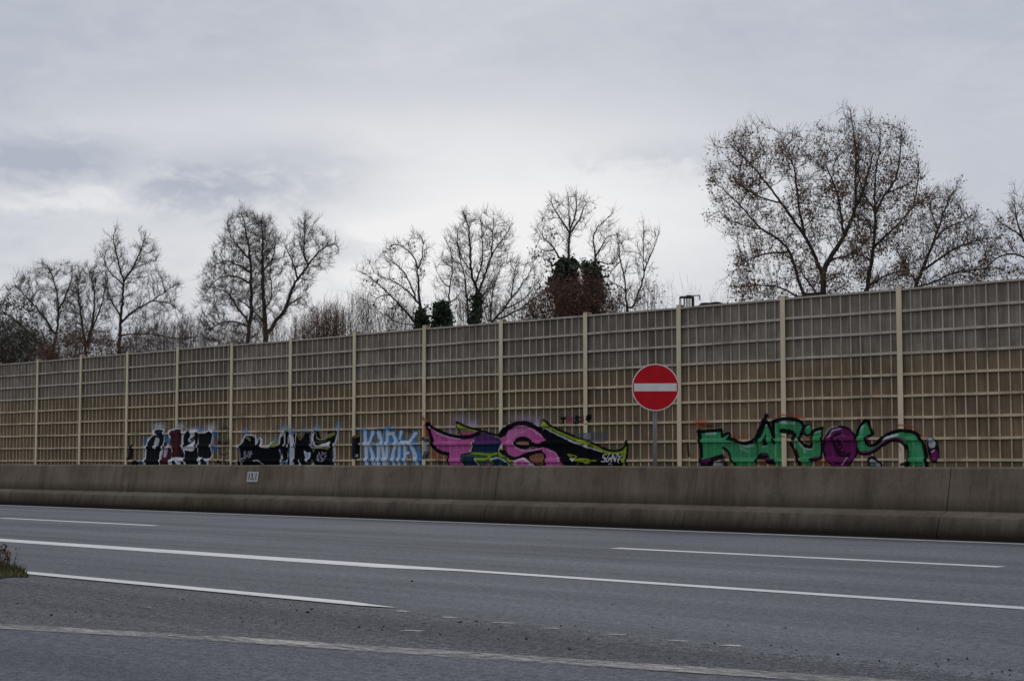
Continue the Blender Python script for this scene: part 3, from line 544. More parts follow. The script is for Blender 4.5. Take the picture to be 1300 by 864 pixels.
# -- fifth piece: green letters, purple round letter
OX = 160*7.222
def sh(P): return [(x+OX, y) for x, y in P]
graffiti('green letters with black outlines and a purple round letter', 868, 1200, 520, [(870, 520, 7.222, [
    ('B', 150, 120, 70, 40, 'o', .5), ('S', [(100, 150), (185, 115)], 14, 'o', .5, 1.2), ('B', 205, 150, 80, 16, 'k', .5), ('S', [(420, 235), (560, 260)], 20, 'o', .4, 1.5), ('S', [(840, 60), (920, 45), (1080, 70)], 12, 'o', .65, 1), ('S', [(1000, 55), (1070, 60)], 12, 'o', .5, 1), ('S', [(880, 240), (920, 245)], 14, 'o', .55, 1), ('B', 705, 470, 50, 30, 'o', .6), ('B', 1250, 485, 40, 30, 'o', .6), ('S', [(18, 320), (22, 380), (28, 420)], 16, 'k', .7), ('B', 1120, 130, 60, 20, 'br', .5),
    # K
    ('f', [(120, 200), (325, 185), (340, 245), (390, 225), (400, 260), (460, 280), (540, 310), (620, 290), (650, 270), (640, 440), (630, 510), (430, 510), (400, 430), (340, 345), (340, 400), (160, 455), (130, 455), (140, 330)], 'g'), ('f', [(180, 205), (280, 205), (275, 225), (185, 228)], 'w', .45), ('S', [(480, 300), (540, 335), (610, 325)], 24, 'w', .45, 1), ('S', [(500, 350), (560, 380)], 16, 'w', .35, 1), ('f', [(330, 300), (640, 300), (640, 450), (430, 450)], 'gd', .3),
    ('s', [(115, 200), (325, 186), (332, 245)], 20, 'k'), ('S', [(120, 190), (135, 330), (140, 480)], 20, 'k'), ('S', [(340, 235), (380, 212), (400, 230), (385, 262)], 14, 'k'), ('S', [(385, 262), (450, 275), (510, 305), (580, 300), (630, 270), (680, 170), (735, 60)], 20, 'k'), ('S', [(340, 345), (380, 380), (415, 450), (450, 500)], 14, 'k'), ('f', [(150, 460), (340, 405), (345, 440), (250, 480), (230, 510), (130, 510)], 'k', .9), ('f', [(140, 470), (240, 445), (210, 490), (140, 495)], 'pu', .9), ('F', [(250, 495), (280, 470), (330, 490), (330, 510), (250, 510)], 'gw', .8), ('s', [(340, 440), (360, 510)], 26, 'k', .6),
    # A
    ('f', [(735, 100), (760, 140), (800, 260), (830, 500), (770, 490), (755, 430), (690, 420), (650, 500), (640, 430), (660, 300), (700, 190)], 'g'), ('f', [(735, 100), (750, 130), (735, 155), (720, 140)], 'w', .8), ('s', [(730, 330), (700, 338)], 10, 'w', .4), ('f', [(728, 215), (750, 320), (700, 325)], 'k'), ('s', [(735, 50), (722, 120), (745, 110)], 26, 'k'), ('S', [(750, 110), (780, 200), (805, 280)], 16, 'k'), ('S', [(715, 130), (690, 200), (650, 290)], 16, 'k'), ('f', [(680, 395), (750, 395), (760, 440), (820, 455), (825, 500), (740, 490), (735, 450), (660, 450), (650, 505), (635, 470)], 'k'), ('f', [(690, 400), (745, 400), (740, 415), (690, 415)], 'pu'), ('s', [(745, 450), (820, 450)], 16, 'pu', .8), ('f', [(665, 460), (735, 455), (735, 500), (660, 500)], 'br', .9), ('S', [(655, 300), (665, 360), (650, 440)], 10, 'k', .8),
    # R
    ('f', [(810, 115), (840, 95), (920, 88), (1030, 100), (1065, 150), (1050, 220), (1010, 265), (1060, 330), (1130, 365), (1165, 350), (1165, 260), (1170, 190), (1248, 175), (1240, 430), (1165, 440), (1155, 505), (1070, 505), (1040, 420), (980, 270), (960, 210), (880, 190), (875, 505), (815, 505), (810, 300)], 'g'),
    ('f', [(840, 105), (1000, 105), (1000, 130), (850, 130)], 'w', .45), ('s', [(815, 120), (820, 430)], 8, 'w', .5), ('S', [(1000, 260), (1080, 350), (1150, 360)], 14, 'w', .5), ('f', [(960, 140), (1040, 130), (1050, 210), (1000, 250)], 'gd', .5), ('s', [(1185, 205), (1240, 195)], 14, 'w', .35), ('f', [(1075, 365), (1100, 380), (1090, 395)], 'w', .5),
    ('S', [(808, 300), (800, 130), (830, 100), (920, 82), (1030, 95), (1075, 150), (1050, 230)], 22, 'k'), ('S', [(870, 190), (930, 195), (985, 215), (990, 260)], 26, 'k'), ('S', [(960, 310), (1000, 380), (1040, 500)], 18, 'k'), ('S', [(1040, 250), (1060, 300), (1110, 335), (1150, 320), (1165, 200), (1250, 165)], 18, 'k'), ('s', [(1250, 170), (1240, 430)], 16, 'k'), ('s', [(1155, 455), (1240, 440)], 26, 'k'), ('s', [(1160, 440), (1230, 435)], 14, 'pu', .8), ('s', [(815, 440), (820, 500)], 10, 'k', .7),
    ('E', 1115, 185, 42, 60, .2, 'k'), ('E', 1118, 180, 28, 42, .2, 'g'), ('s', [(1108, 165), (1125, 150)], 10, 'w', .5), ('f', [(1050, 235), (1110, 240), (1160, 270), (1150, 300), (1100, 300)], 'br', .6),
    ('s', [(140, 283), (380, 290)], 14, 'gl', .4), ('s', [(460, 462), (630, 462)], 14, 'gl', .4), ('s', [(810, 272), (870, 272)], 14, 'gl', .4),  # lighter green along the rails: thin paint, plus painted-in light on their tops
    # round letter
    ('E', 260+OX, 340, 162, 196, .05, 'k'), ('E', 260+OX, 345, 146, 182, .05, 'pu'), ('S', sh([(150, 245), (190, 190), (260, 172)]), 16, 'lav', .7, 1), ('S', sh([(120, 215), (160, 165), (230, 150)]), 10, 'w', .35, 1), ('S', sh([(200, 260), (260, 225), (300, 240)]), 12, 'pul', .5),
    ('S', sh([(255, 215), (205, 240), (190, 280), (215, 340), (240, 410), (300, 420), (335, 405)]), 18, 'k', .85), ('S', sh([(245, 275), (240, 320), (270, 310), (275, 345), (245, 360), (255, 395), (290, 390)]), 14, 'k', .85), ('S', sh([(335, 410), (330, 440), (280, 500)]), 14, 'k', .9), ('S', sh([(275, 505), (330, 440)]), 9, 'w', .5), ('S', sh([(215, 490), (260, 500)]), 9, 'k', .7),
    # S
    ('f', sh([(410, 250), (430, 180), (495, 100), (520, 140), (545, 215), (500, 260), (510, 320), (560, 325), (640, 270), (730, 215), (830, 205), (930, 220), (1000, 290), (1035, 390), (1045, 510), (880, 510), (890, 400), (860, 310), (800, 260), (720, 275), (620, 350), (540, 400), (450, 395), (415, 350)]), 'g'), ('f', sh([(430, 190), (490, 110), (470, 200), (430, 270)]), 'gl', .5), ('s', sh([(440, 190), (470, 145)]), 10, 'w', .6), ('f', sh([(630, 275), (690, 245), (790, 212), (820, 225), (720, 260), (650, 290)]), 'w', .7), ('f', sh([(860, 240), (960, 260), (1010, 380), (1030, 500), (980, 500), (930, 330)]), 'gl', .35),
    ('S', sh([(430, 390), (520, 388), (590, 350), (670, 295), (740, 265), (810, 265), (850, 290)]), 26, 'pu'), ('S', sh([(560, 340), (640, 290), (720, 262)]), 10, 'pd', .5),
    ('S', sh([(405, 260), (425, 175), (490, 98), (515, 105)]), 18, 'k'), ('S', sh([(505, 100), (545, 195), (545, 230), (500, 250), (500, 310), (560, 325), (620, 285), (690, 225), (780, 195), (860, 192), (950, 215), (1010, 290), (1040, 390), (1050, 510)]), 20, 'k'), ('S', sh([(505, 250), (530, 290), (520, 310)]), 16, 'pu', .8), ('S', sh([(410, 350), (430, 395), (500, 405), (560, 385), (640, 330), (720, 285), (790, 280), (850, 310), (885, 380), (880, 510)]), 14, 'k'), ('s', sh([(835, 500), (885, 490)]), 20, 'k', .8), ('S', sh([(885, 290), (890, 460)]), 8, 'gl', .6),
    ('S', sh([(770, 145), (830, 140), (930, 160), (980, 190)]), 12, 'o', .6, 1), ('S', sh([(1000, 235), (1050, 250)]), 10, 'o', .5, 1), ('S', sh([(780, 320), (820, 340), (830, 380)]), 7, 'o', .5, 1), ('S', sh([(430, 75), (470, 85)]), 10, 'o', .4, 1), ('S', sh([(560, 240), (620, 250)]), 12, 'o', .35, 1),
    ('E', 1110+OX, 365, 52, 125, -.18, 'k'), ('E', 1098+OX, 305, 34, 55, -.15, 'gw'), ('E', 1122+OX, 410, 34, 58, -.18, 'pu'), ('s', sh([(1075, 360), (1145, 345)]), 10, 'k'), ('s', sh([(1095, 385), (1120, 372)]), 12, 'w', .7), ('s', sh([(1090, 270), (1105, 330)]), 16, 'w', .3, 1),
    ('F', sh([(515, 480), (530, 430), (570, 430), (620, 470), (645, 515), (520, 515)]), 'k'), ('F', sh([(535, 470), (555, 450), (600, 475), (625, 515), (540, 515)]), 'gw', .8), ('F', sh([(530, 490), (560, 475), (590, 515), (530, 515)]), 'gd', .9),
])], 15)

# ------------------------------------------------------------------ no entry sign
def no_entry():
    c = on_y(832, 491.5, 20.3); px_, py_ = c[0], 20.3
    root = empty('no_entry_sign', (px_, py_, 0), 'round red no entry sign with a white bar on a grey pole', 'road sign')
    root.rotation_euler = (0, 0, R(40))                        # faces drivers who would turn into the wrong carriageway
    zc = c[2]; r = .375
    def disc(name, r, y0, y1, mat, parent, bev=.0):
        bm = bmesh.new(); cyl(bm, (0, y0, zc), (0, y1, zc), r, r, 64)
        if bev: bmesh.ops.bevel(bm, geom=[e for e in bm.edges if e.is_manifold and e.calc_face_angle(0) > 1], offset=bev, segments=2, affect='EDGES')
        return bm_obj(name, bm, mat, parent)
    pl = disc('sign_disc', r, 0, -.024, M['white'], root, .006)
    disc('red_field', r-.017, -.024, -.0265, M['red'], pl)
    bm = bmesh.new(); box(bm, -.338, .338, -.0295, -.0265, zc-.062, zc+.062); bm_obj('white_bar', bm, M['white'], pl)
    bm = bmesh.new(); cyl(bm, (-.012, .055, 0), (-.012, .055, zc+.30), .032, .032, 16)
    bm_obj('pole', bm, M['galv'], root, True)
    for dz in (-.2, .2):
        bm = bmesh.new(); box(bm, -.12, .12, .003, .016, zc+dz-.02, zc+dz+.02); cyl(bm, (-.012, .055, zc+dz-.022), (-.012, .055, zc+dz+.022), .044, .044, 16); bm_obj('clamp', bm, M['galv'], root)
    bm = bmesh.new(); cyl(bm, (-.012, .055, 0), (-.012, .055, .06), .12, .10, 16); bm_obj('base', bm, M['concrete'], root)
no_entry()

def km_plate():
    # the plate lies on the sloping upper face of the barrier
    a = on_y(320.5, 605, 19.19); tilt = math.atan2(.085, .545)
    M['plate'] = simple('weathered_white_plate', (.36, .345, .33), .08, 10, .6)
    root = empty('kilometre_plate', (a[0], 19.155 + (a[2]-.355)*.156 - .012, a[2]), 'small white kilometre plate with black digits on the concrete barrier', 'sign')
    root.rotation_euler = (-tilt, R(0), 0)
    bm = bmesh.new(); box(bm, -.18, .18, -.006, .006, -.10, .10)
    bmesh.ops.bevel(bm, geom=bm.edges[:], offset=.002, segments=1, affect='EDGES'); pl = bm_obj('plate', bm, M['plate'], root)
    cu = bpy.data.curves.new('digits', 'FONT'); cu.body = '13,1'; cu.size = .17; cu.align_x = 'CENTER'; cu.align_y = 'CENTER'; cu.extrude = .0008; cu.space_character = 1.05; cu.offset = .002
    tmp = bpy.data.objects.new('digits', cu); COL.objects.link(tmp); dg = bpy.context.evaluated_depsgraph_get()
    me = bpy.data.meshes.new_from_object(tmp.evaluated_get(dg)); bpy.data.objects.remove(tmp)
    o = bpy.data.objects.new('digits', me); COL.objects.link(o); me.materials.clear(); me.materials.append(M['black']); o.parent = pl; o.location = (0, -.0082, 0); o.rotation_euler = (pi/2, 0, 0)
km_plate()

# ------------------------------------------------------------------ building behind the wall
def building():
    w = 90.0; ux = RT; fh = np.array((-math.cos(PHI), math.sin(PHI), 0))
    o0 = at_depth(893, 392, w); base = (o0[0], o0[1], 0); rz = math.atan2(ux[1], ux[0])
    root = empty('flat_roofed_building', base, 'flat-roofed building just showing above the noise wall with a barred rooftop vent', 'building'); root.rotation_euler = (0, 0, rz)
    m_ = w/F; zr = at_depth(893, 396, w)[2]
    X = lambda px: (px-893)*m_
    Zp = lambda py: at_depth(893, py, w)[2]
    bm = bmesh.new(); box(bm, X(840), X(962), 0, 9, 0, zr); bm_obj('wall', bm, M['wall_far'], root)
    bm = bmesh.new(); box(bm, X(838), X(964), -.15, 9.15, zr, zr+.08); rf = bm_obj('roof', bm, M['roof_far'], root)
    # low dark roof cabin with a bowed top
    bm = bmesh.new(); P = [(891, 396), (891.5, 383.5), (895, 383), (903, 383), (908, 382), (914, 382), (920, 384), (924, 387), (925, 396)]
    A = [bm.verts.new((X(x), .4, Zp(y))) for x, y in P]; B = [bm.verts.new((X(x), 3.0, Zp(y))) for x, y in P]; n = len(P)
    bm.faces.new(A[::-1]); bm.faces.new(B)
    for i in range(n): bm.faces.new((A[i], A[(i+1) % n], B[(i+1) % n], B[i]))
    bmesh.ops.recalc_face_normals(bm, faces=bm.faces); bm_obj('roof_cabin', bm, M['roof_far'], root)
    bm = bmesh.new(); box(bm, X(864.5), X(882), .3, 1.0, Zp(376.5), Zp(375)); box(bm, X(873), X(880), .45, .85, Zp(375), Zp(373.3)); cage = bm_obj('vent_cage', bm, M['roof_far'], root)
    bm = bmesh.new(); box(bm, X(866), X(872), .4, .8, zr+.08, Zp(391)); box(bm, X(869.4), X(871), .55, .65, Zp(391), Zp(376.5)); bm_obj('vent_pipe', bm, M['roof_far'], cage)
    for x in (865.3, 873.5, 877, 881.3):
        for y in (.34, .96):
            bm = bmesh.new(); t = .022 if x < 880 else .045; box(bm, X(x)-t, X(x)+t, y-.02, y+.02, zr+.08, Zp(376.5)); bm_obj('bar', bm, M['roof_far'], cage)
    bm = bmesh.new(); cyl(bm, (X(882), .65, Zp(373.4)), (X(890), .65, Zp(373.4)), .03, n=8); cyl(bm, (X(890.2), .65, Zp(373)), (X(890.3), .65, Zp(379.5)), .03, n=8); cyl(bm, (X(882), .65, zr+.08), (X(882), .65, Zp(373)), .035, n=8); bm_obj('bent_pipe', bm, M['roof_far'], cage)
building()

# ------------------------------------------------------------------ trees
def prisms(name, P0, P1, r0, r1, sides, mat, parent, origin):
    P0 = np.asarray(P0); P1 = np.asarray(P1); n = len(P0)
    d = P1-P0; d /= np.maximum(np.linalg.norm(d, axis=1, keepdims=True), 1e-9)
    ref = np.where(np.abs(d[:, 2:3]) < .9, np.array([[0, 0, 1.0]]), np.array([[1.0, 0, 0]])); a = np.cross(d, ref); a /= np.linalg.norm(a, axis=1, keepdims=True); b = np.cross(d, a)
    ang = np.arange(sides)*2*pi/sides; ca, sa = np.cos(ang), np.sin(ang)
    ring = a[:, None, :]*ca[None, :, None]+b[:, None, :]*sa[None, :, None]
    V = np.concatenate([P0[:, None]+ring*np.asarray(r0)[:, None, None], P1[:, None]+ring*np.asarray(r1)[:, None, None]], 1).reshape(-1, 3) - np.array(origin)
    i = np.arange(sides); j = (i+1) % sides; f = np.stack([i, j, sides+j, sides+i], 1)
    Q = (np.arange(n)[:, None, None]*2*sides+f[None]).reshape(-1, 4)
    return quads(name, V, Q, mat, parent)
def quads(name, V, Q, mat, parent):
    me = bpy.data.meshes.new(name); me.vertices.add(len(V)); me.vertices.foreach_set('co', V.astype(np.float32).ravel())
    me.loops.add(Q.size); me.loops.foreach_set('vertex_index', Q.astype(np.int32).ravel()); me.polygons.add(len(Q))
    me.polygons.foreach_set('loop_start', np.arange(0, Q.size, 4, dtype=np.int32)); me.polygons.foreach_set('loop_total', np.full(len(Q), 4, np.int32)); me.update(calc_edges=True)
    me.materials.append(mat); o = bpy.data.objects.new(name, me); COL.objects.link(o); o.parent = parent; return o
def leaf_quads(name, C, size, mat, parent, origin, g):
    n = len(C); a = g.normal(size=(n, 3)); a /= np.linalg.norm(a, axis=1, keepdims=True); b = np.cross(a, g.normal(size=(n, 3))); b /= np.linalg.norm(b, axis=1, keepdims=True)
    s = (size*g.uniform(.55, 1.3, n))[:, None]; k = g.uniform(.45, .9, n)[:, None]
    V = np.stack([C-a*s*.6, C+b*s*k*.5, C+a*s*.7, C-b*s*k*.5], 1).reshape(-1, 3)-np.array(origin)
    return quads(name, V, np.arange(n*4).reshape(n, 4), mat, parent)
def norm(v): return v/np.maximum(np.linalg.norm(v, axis=-1, keepdims=True), 1e-9)
def poly_area_pts(poly, n, g):
    P = np.array(poly, float); lo, hi = P.min(0), P.max(0); out = np.zeros((0, 2))
    while len(out) < n:
        q = g.uniform(lo, hi, (n*2, 2)); out = np.concatenate([out, q[inside(q[:, 0], q[:, 1], P)]])
    return out[:n]

def tree(label, Y, base, limbs, env, attr, seed, name='bare_tree', w_base=8, depth=.35, step=.17, kill=.24, infl=2.2, twig=1.0, twig_len=.5, bark='bark', twigm='twig', leaves=None, ivy=None, group=None, hang=0.0):
    """base: trunk foot (px); limbs: traced boughs [(pts px, start width px)], each starting on an earlier one; env: crown outline px"""
    g = np.random.default_rng(seed); attr = int(attr*2.1); twig *= 1.7; group = group or 'leafless trees behind the noise wall'
    dep = (on_y(base[0], base[1], Y)-CAM) @ FW; m_ = dep/F
    foot = at_depth(base[0], base[1], dep).copy(); foot[2] = 0
    root = empty(name, tuple(foot), label, 'tree', group)
    half = depth*(max(p[0] for p in env)-min(p[0] for p in env))*m_*.5+.2
    nodes = [foot]; par = [-1]; rad = [w_base*m_*.55]; lim = [True]; off = [0.0]
    first = at_depth(base[0], base[1], dep); k = max(2, int(np.linalg.norm(first-foot)/.5))
    for i in range(1, k+1): nodes.append(foot+(first-foot)*i/k); par.append(len(nodes)-2); rad.append(w_base*m_*(.55-.05*i/k)); lim.append(True); off.append(0.0)
    for li, (pts, wpx) in enumerate(limbs):
        A2 = np.array([np.array(pts[0])]); p0 = at_depth(pts[0][0], pts[0][1], dep)
        # start from the nearest existing node as it is seen
        NP = np.array(nodes); u, v = project(NP); s = int(np.argmin(np.hypot(u-pts[0][0], v-pts[0][1])))
        o0 = off[s]; drift = g.uniform(-1, 1)*half*(.0 if li == 0 else .75)
        c = crom(pts, False, 6); seg = np.linalg.norm(np.diff(c, axis=0), axis=1); cum = np.concatenate([[0], np.cumsum(seg)]); T = cum[-1]
        q = max(2, int(T*m_/step)); last = s
        for i in range(1, q+1):
            t = i/q; x = np.interp(t*T, cum, c[:, 0]); y = np.interp(t*T, cum, c[:, 1]); x += g.normal(0, .45); y += g.normal(0, .3)
            oo = o0+(drift-o0)*t**1.2; P = at_depth(x, y, dep+oo)
            nodes.append(P); par.append(last); last = len(nodes)-1; rad.append(wpx*m_*.5*(1-.80*t)); lim.append(True); off.append(oo)
    nodes = [np.array(n) for n in nodes]
    q = poly_area_pts(env, attr, g); cen = np.array(env, float).mean(0); ew = np.ptp(np.array(env, float), axis=0); q = q+g.normal(0, 1, (attr, 2))*ew*.035; q = cen+(q-cen)*(1+.06*g.exponential(.5, (attr, 1))*(g.random((attr, 1)) < .3)); anc = np.array((base[0], base[1]-30.0)); q = anc+(q-anc)*.925
    gaps = poly_area_pts(env, 14, g); gr_ = g.uniform(.03, .085, 14)*math.sqrt(ew[0]*ew[1]); ok = np.all(np.hypot(q[:, None, 0]-gaps[None, :, 0], q[:, None, 1]-gaps[None, :, 1]) > gr_[None], 1) | (g.random(attr) < .12); q = q[ok]; attr = len(q); cx = np.mean([p[0] for p in env]); ex = (max(p[0] for p in env)-min(p[0] for p in env))/2
    prof = np.sqrt(np.clip(1-((q[:, 0]-cx)/ex)**2*.7, .1, 1)); od = g.uniform(-1, 1, attr)*half*prof
    A = np.array([at_depth(x, y, dep+o_) for (x, y), o_ in zip(q, od)])
    NP = np.array(nodes); near = np.zeros(attr, int); dist = np.full(attr, 1e9)
    for i in range(0, len(NP), 256):
        D = np.linalg.norm(A[:, None]-NP[None, i:i+256], axis=2); j = D.argmin(1); dj = D[np.arange(attr), j]; b = dj < dist; dist[b] = dj[b]; near[b] = j[b]+i
    alive = dist > kill; N = list(nodes); lastdir = {}
    for it in range(90):
        act = alive & (dist < infl)
        if not act.any():
            if alive.any() and it < 60: infl *= 1.4; continue
            break
        ids = near[act]; vec = norm(A[act]-np.array(N)[ids]); acc = np.zeros((len(N), 3)); np.add.at(acc, ids, vec); un = np.unique(ids)
        NA = np.array(N); pa = np.array(par)[un]; pd = norm(NA[un]-NA[np.maximum(pa, 0)]); outw = norm(NA[un]-first); dirs = norm(norm(acc[un])*.9+pd*.45+outw*.30+g.normal(0, .24, (len(un), 3))+np.array((0, 0, .06-hang)))
        new = np.array(N)[un]+dirs*step; s0 = len(N)
        for i, n_ in enumerate(un): N.append(new[i]); par.append(int(n_)); rad.append(0); lim.append(False)
        D = np.linalg.norm(A[:, None]-new[None], axis=2); j = D.argmin(1); dj = D[np.arange(attr), j]; b = dj < dist; dist[b] = dj[b]; near[b] = j[b]+s0
        alive &= dist > kill
    N = np.array(N); par = np.array(par); n = len(N); lim = np.array(lim); rad = np.array(rad)
    e = 2.25; acc = np.zeros(n); tip = .006
    for i in range(n-1, 0, -1):
        if acc[i] == 0: acc[i] = tip**e
        acc[par[i]] += acc[i]
    r = acc**(1/e); r = np.where(lim, np.maximum(rad, np.minimum(r, .03)), np.minimum(r, .07))
    for i in range(1, n): r[i] = min(r[i], r[par[i]]*1.0) if par[i] >= 0 else r[i]
    ix = np.arange(1, n); P0 = N[par[ix]]; P1 = N[ix]; ra = np.where(lim[ix], r[par[ix]], np.minimum(r[par[ix]], r[ix]*1.15)); rb = r[ix]
    P1x = P1+(P1-P0)*.08
    big = lim[ix]
    prisms('trunk', P0[big], P1x[big], ra[big], rb[big], 7, M[bark], root, foot)
    S0, S1, R0, R1 = [P0[~big]], [P1x[~big]], [ra[~big]], [rb[~big]]
    # fine twigs
    fine = ix[(r[ix] < .022)]; cnt = g.poisson(twig, len(fine)); src = np.repeat(fine, cnt)
    if len(src):
        d0 = norm(N[src]-N[par[src]]); d1 = norm(d0*.75+norm(N[src]-first)*.45+g.normal(0, .5, (len(src), 3))+np.array((0, 0, .30-hang))); ln = g.uniform(.35, 1.15, len(src))*twig_len
        t0 = N[par[src]]+(N[src]-N[par[src]])*g.uniform(.1, 1, (len(src), 1)); mid = t0+d1*ln[:, None]*.55; d2 = norm(d1+g.normal(0, .3, (len(src), 3))+np.array((0, 0, .2-hang*.7))); end = mid+d2*ln[:, None]*.45
        S0 += [t0, mid]; S1 += [mid, end]; R0 += [np.full(len(src), .0055), np.full(len(src), .0042)]; R1 += [np.full(len(src), .0042), np.full(len(src), .002)]
        sideb = g.random(len(src)) < .5; d3 = norm(d1[sideb]+g.normal(0, .6, (sideb.sum(), 3))); S0.append(mid[sideb]); S1.append(mid[sideb]+d3*ln[sideb, None]*.4); R0.append(np.full(sideb.sum(), .0042)); R1.append(np.full(sideb.sum(), .002))
    prisms('crown', np.concatenate(S0), np.concatenate(S1), np.concatenate(R0), np.concatenate(R1), 3, M[twigm], root, foot)
    if leaves:
        cnt, size, mat = leaves; seeds = g.choice(len(fine), max(8, cnt//12)); wgt = g.gamma(.5, 1, len(seeds)); wgt /= wgt.sum()
        c0 = N[fine[seeds]][g.choice(len(seeds), cnt, p=wgt)]+g.normal(0, .15, (cnt, 3)); leaf_quads('leaves', c0, size, M[mat], root, foot, g)
    if ivy:
        for (poly, cnt, size, mat, nm, dp) in ivy:
            q = poly_area_pts(poly, cnt, g); clump = poly_area_pts(poly, max(6, cnt//90), g); pick = clump[g.integers(0, len(clump), cnt)]+g.normal(0, 5.0, (cnt, 2))
            use = g.random(cnt) < .55; q = np.where(use[:, None] & inside(pick[:, 0], pick[:, 1], np.array(poly, float))[:, None], pick, q)+g.normal(0, 1, (cnt, 2))*np.where(g.random((cnt, 1)) < .3, 4.5, 1.3)
            c0 = np.array([at_depth(x, y, dep+o_) for (x, y), o_ in zip(q, g.normal(0, dp, cnt))]); leaf_quads(nm, c0, size, M[mat], root, foot, g)
    return root

def shrub(label, Y, xr, top, nst, seed, mat='twig_red', name='bare_shrub', lean=10, side=5, r=.010, cat='shrub', leaves=None, group=None, topj=12):
    """xr: px range along the wall top; top: [(px, py)] outline of the twig tips"""
    g = np.random.default_rng(seed); nst = int(nst*1.5); group = group or 'bare bushes behind the noise wall'; xm = (xr[0]+xr[1])/2; dep = (on_y(xm, 430, Y)-CAM) @ FW; foot = at_depth(xm, 430, dep); foot[2] = 0
    root = empty(name, tuple(foot), label, cat, group); tp = np.array(top, float); S0, S1, R0, R1 = [], [], [], []; tips = []
    for i in range(nst):
        xb = g.uniform(*xr); xt = np.clip(xb+g.normal(0, lean), tp[0, 0], tp[-1, 0]); yt = np.interp(xt, tp[:, 0], tp[:, 1])+abs(g.normal(0, topj)); o_ = g.normal(0, .7); o2 = o_+g.normal(0, .3)
        P = at_depth(xt, yt, dep+o2); B = at_depth(xb, yt+60, dep+o_); B[2] = 0
        L = np.linalg.norm(P-B); q = 7; prev = B; pr = r*g.uniform(.8, 1.6)
        for k in range(1, q+1):
            t = k/q; cur = B+(P-B)*t+g.normal(0, .035*L*.25, 3)*(t < 1); rr = r*(1.1-.85*t)
            S0.append(prev); S1.append(cur); R0.append(pr); R1.append(rr)
            if t > .4:
                for _ in range(g.poisson(side/4)):
                    d = norm((P-B)/L*.8+g.normal(0, .5, 3)); ln = g.uniform(.2, .9); a = prev+(cur-prev)*g.random(); mid = a+d*ln*.5; en = mid+norm(d+g.normal(0, .35, 3)+np.array((0, 0, .3)))*ln*.5
                    S0 += [a, mid]; S1 += [mid, en]; R0 += [.006, .0045]; R1 += [.0045, .002]; tips += [mid, en]
            prev = cur; pr = rr
    prisms('stems', S0, S1, R0, R1, 3, M[mat], root, foot)
    if leaves:
        cnt, size, lm = leaves; tips = np.array(tips); tips = tips[tips[:, 2] > TOPZ-.8]; c0 = tips[g.integers(0, len(tips), cnt)]+g.normal(0, .12, (cnt, 3)); leaf_quads('leaves', c0, size, M[lm], root, foot, g)
    return root

BT = None
# left cluster
tree('low dark bare tree at the left end of the tree row', 52, (60, 470), [([(62, 462), (72, 420), (74, 390), (70, 360), (62, 340)], 4), ([(70, 425), (50, 395), (32, 375), (18, 362)], 3), ([(74, 395), (88, 365), (92, 340)], 3), ([(64, 455), (40, 425), (10, 400), (-15, 385)], 3)],
     [(-20, 395), (8, 365), (30, 345), (48, 335), (75, 333), (96, 333), (108, 350), (105, 400), (100, 460), (-20, 465)], 1500, 21, depth=.5, twig=2.0, twigm='twig_dark', ivy=[([(-15, 395), (10, 372), (40, 380), (55, 410), (60, 462), (-15, 462)], 1500, .13, 'ivy', 'leaves', .7)])
tree('dense multi-stemmed bare tree left of the tall thin tree', 50, (110, 462), [([(110, 455), (106, 420), (100, 380), (97, 350)], 4), ([(110, 440), (118, 405), (120, 370), (112, 342)], 4), ([(112, 430), (128, 390), (134, 358)], 3)],
     [(85, 440), (82, 390), (90, 350), (104, 335), (122, 335), (138, 345), (142, 380), (140, 440)], 1100, 22, depth=.8, twig=2.0, twigm='twig_dark')
tree('tall thin bare tree rising above the russet bush on the left', 48, (151, 458), [([(151.6, 447), (153, 409), (156, 375), (157, 358), (150, 332), (144.5, 305), (147, 290)], 4.5), ([(157, 357), (168, 340), (176, 325), (183, 305), (185, 297)], 3), ([(153, 409), (172, 393), (194, 381), (212, 368), (227, 360)], 3), ([(157, 362), (140, 345), (132, 330)], 2), ([(152, 425), (190, 424), (225, 430), (245, 428)], 2.2), ([(153, 400), (143, 385), (135, 362)], 2.2), ([(194, 381), (215, 385), (228, 395)], 2)],
     [(125, 330), (124, 308), (135, 292), (150, 287), (162, 303), (175, 300), (186, 292), (203, 318), (198, 345), (225, 350), (232, 362), (226, 392), (240, 420), (255, 428), (245, 440), (180, 440), (150, 400), (130, 380)], 1400, 23, depth=.5, twig=1.5)
# second group
tree('bare tree with slanting right-hand bough over the wall', 49, (337.5, 452), [([(337.6, 440), (337, 415), (335, 389), (333, 343), (334, 308), (332, 280)], 7), ([(340, 424), (352, 405), (364, 389), (373.5, 361), (392, 335.6), (402.5, 322), (422, 309), (431, 315)], 5.2), ([(392, 335.6), (386, 324), (387.4, 291.7), (387.4, 272)], 2.8), ([(377, 354), (371, 330), (360, 310)], 2.6), ([(363, 389), (383, 378), (390, 388)], 2), ([(335, 395), (345, 375), (343, 350)], 2), ([(333, 345), (347, 325), (350, 290)], 2.2), ([(335, 408), (322, 395), (305, 382), (285, 380)], 2.6)],
     [(322, 400), (318, 330), (312, 290), (318, 268), (335, 272), (352, 285), (350, 315), (358, 300), (372, 300), (380, 278), (390, 268), (405, 285), (422, 296), (434, 312), (428, 325), (405, 338), (400, 350), (385, 365), (393, 388), (370, 395), (352, 415), (345, 430)], 1500, 24, depth=.55, twig=1.6, twigm='twig_dark')
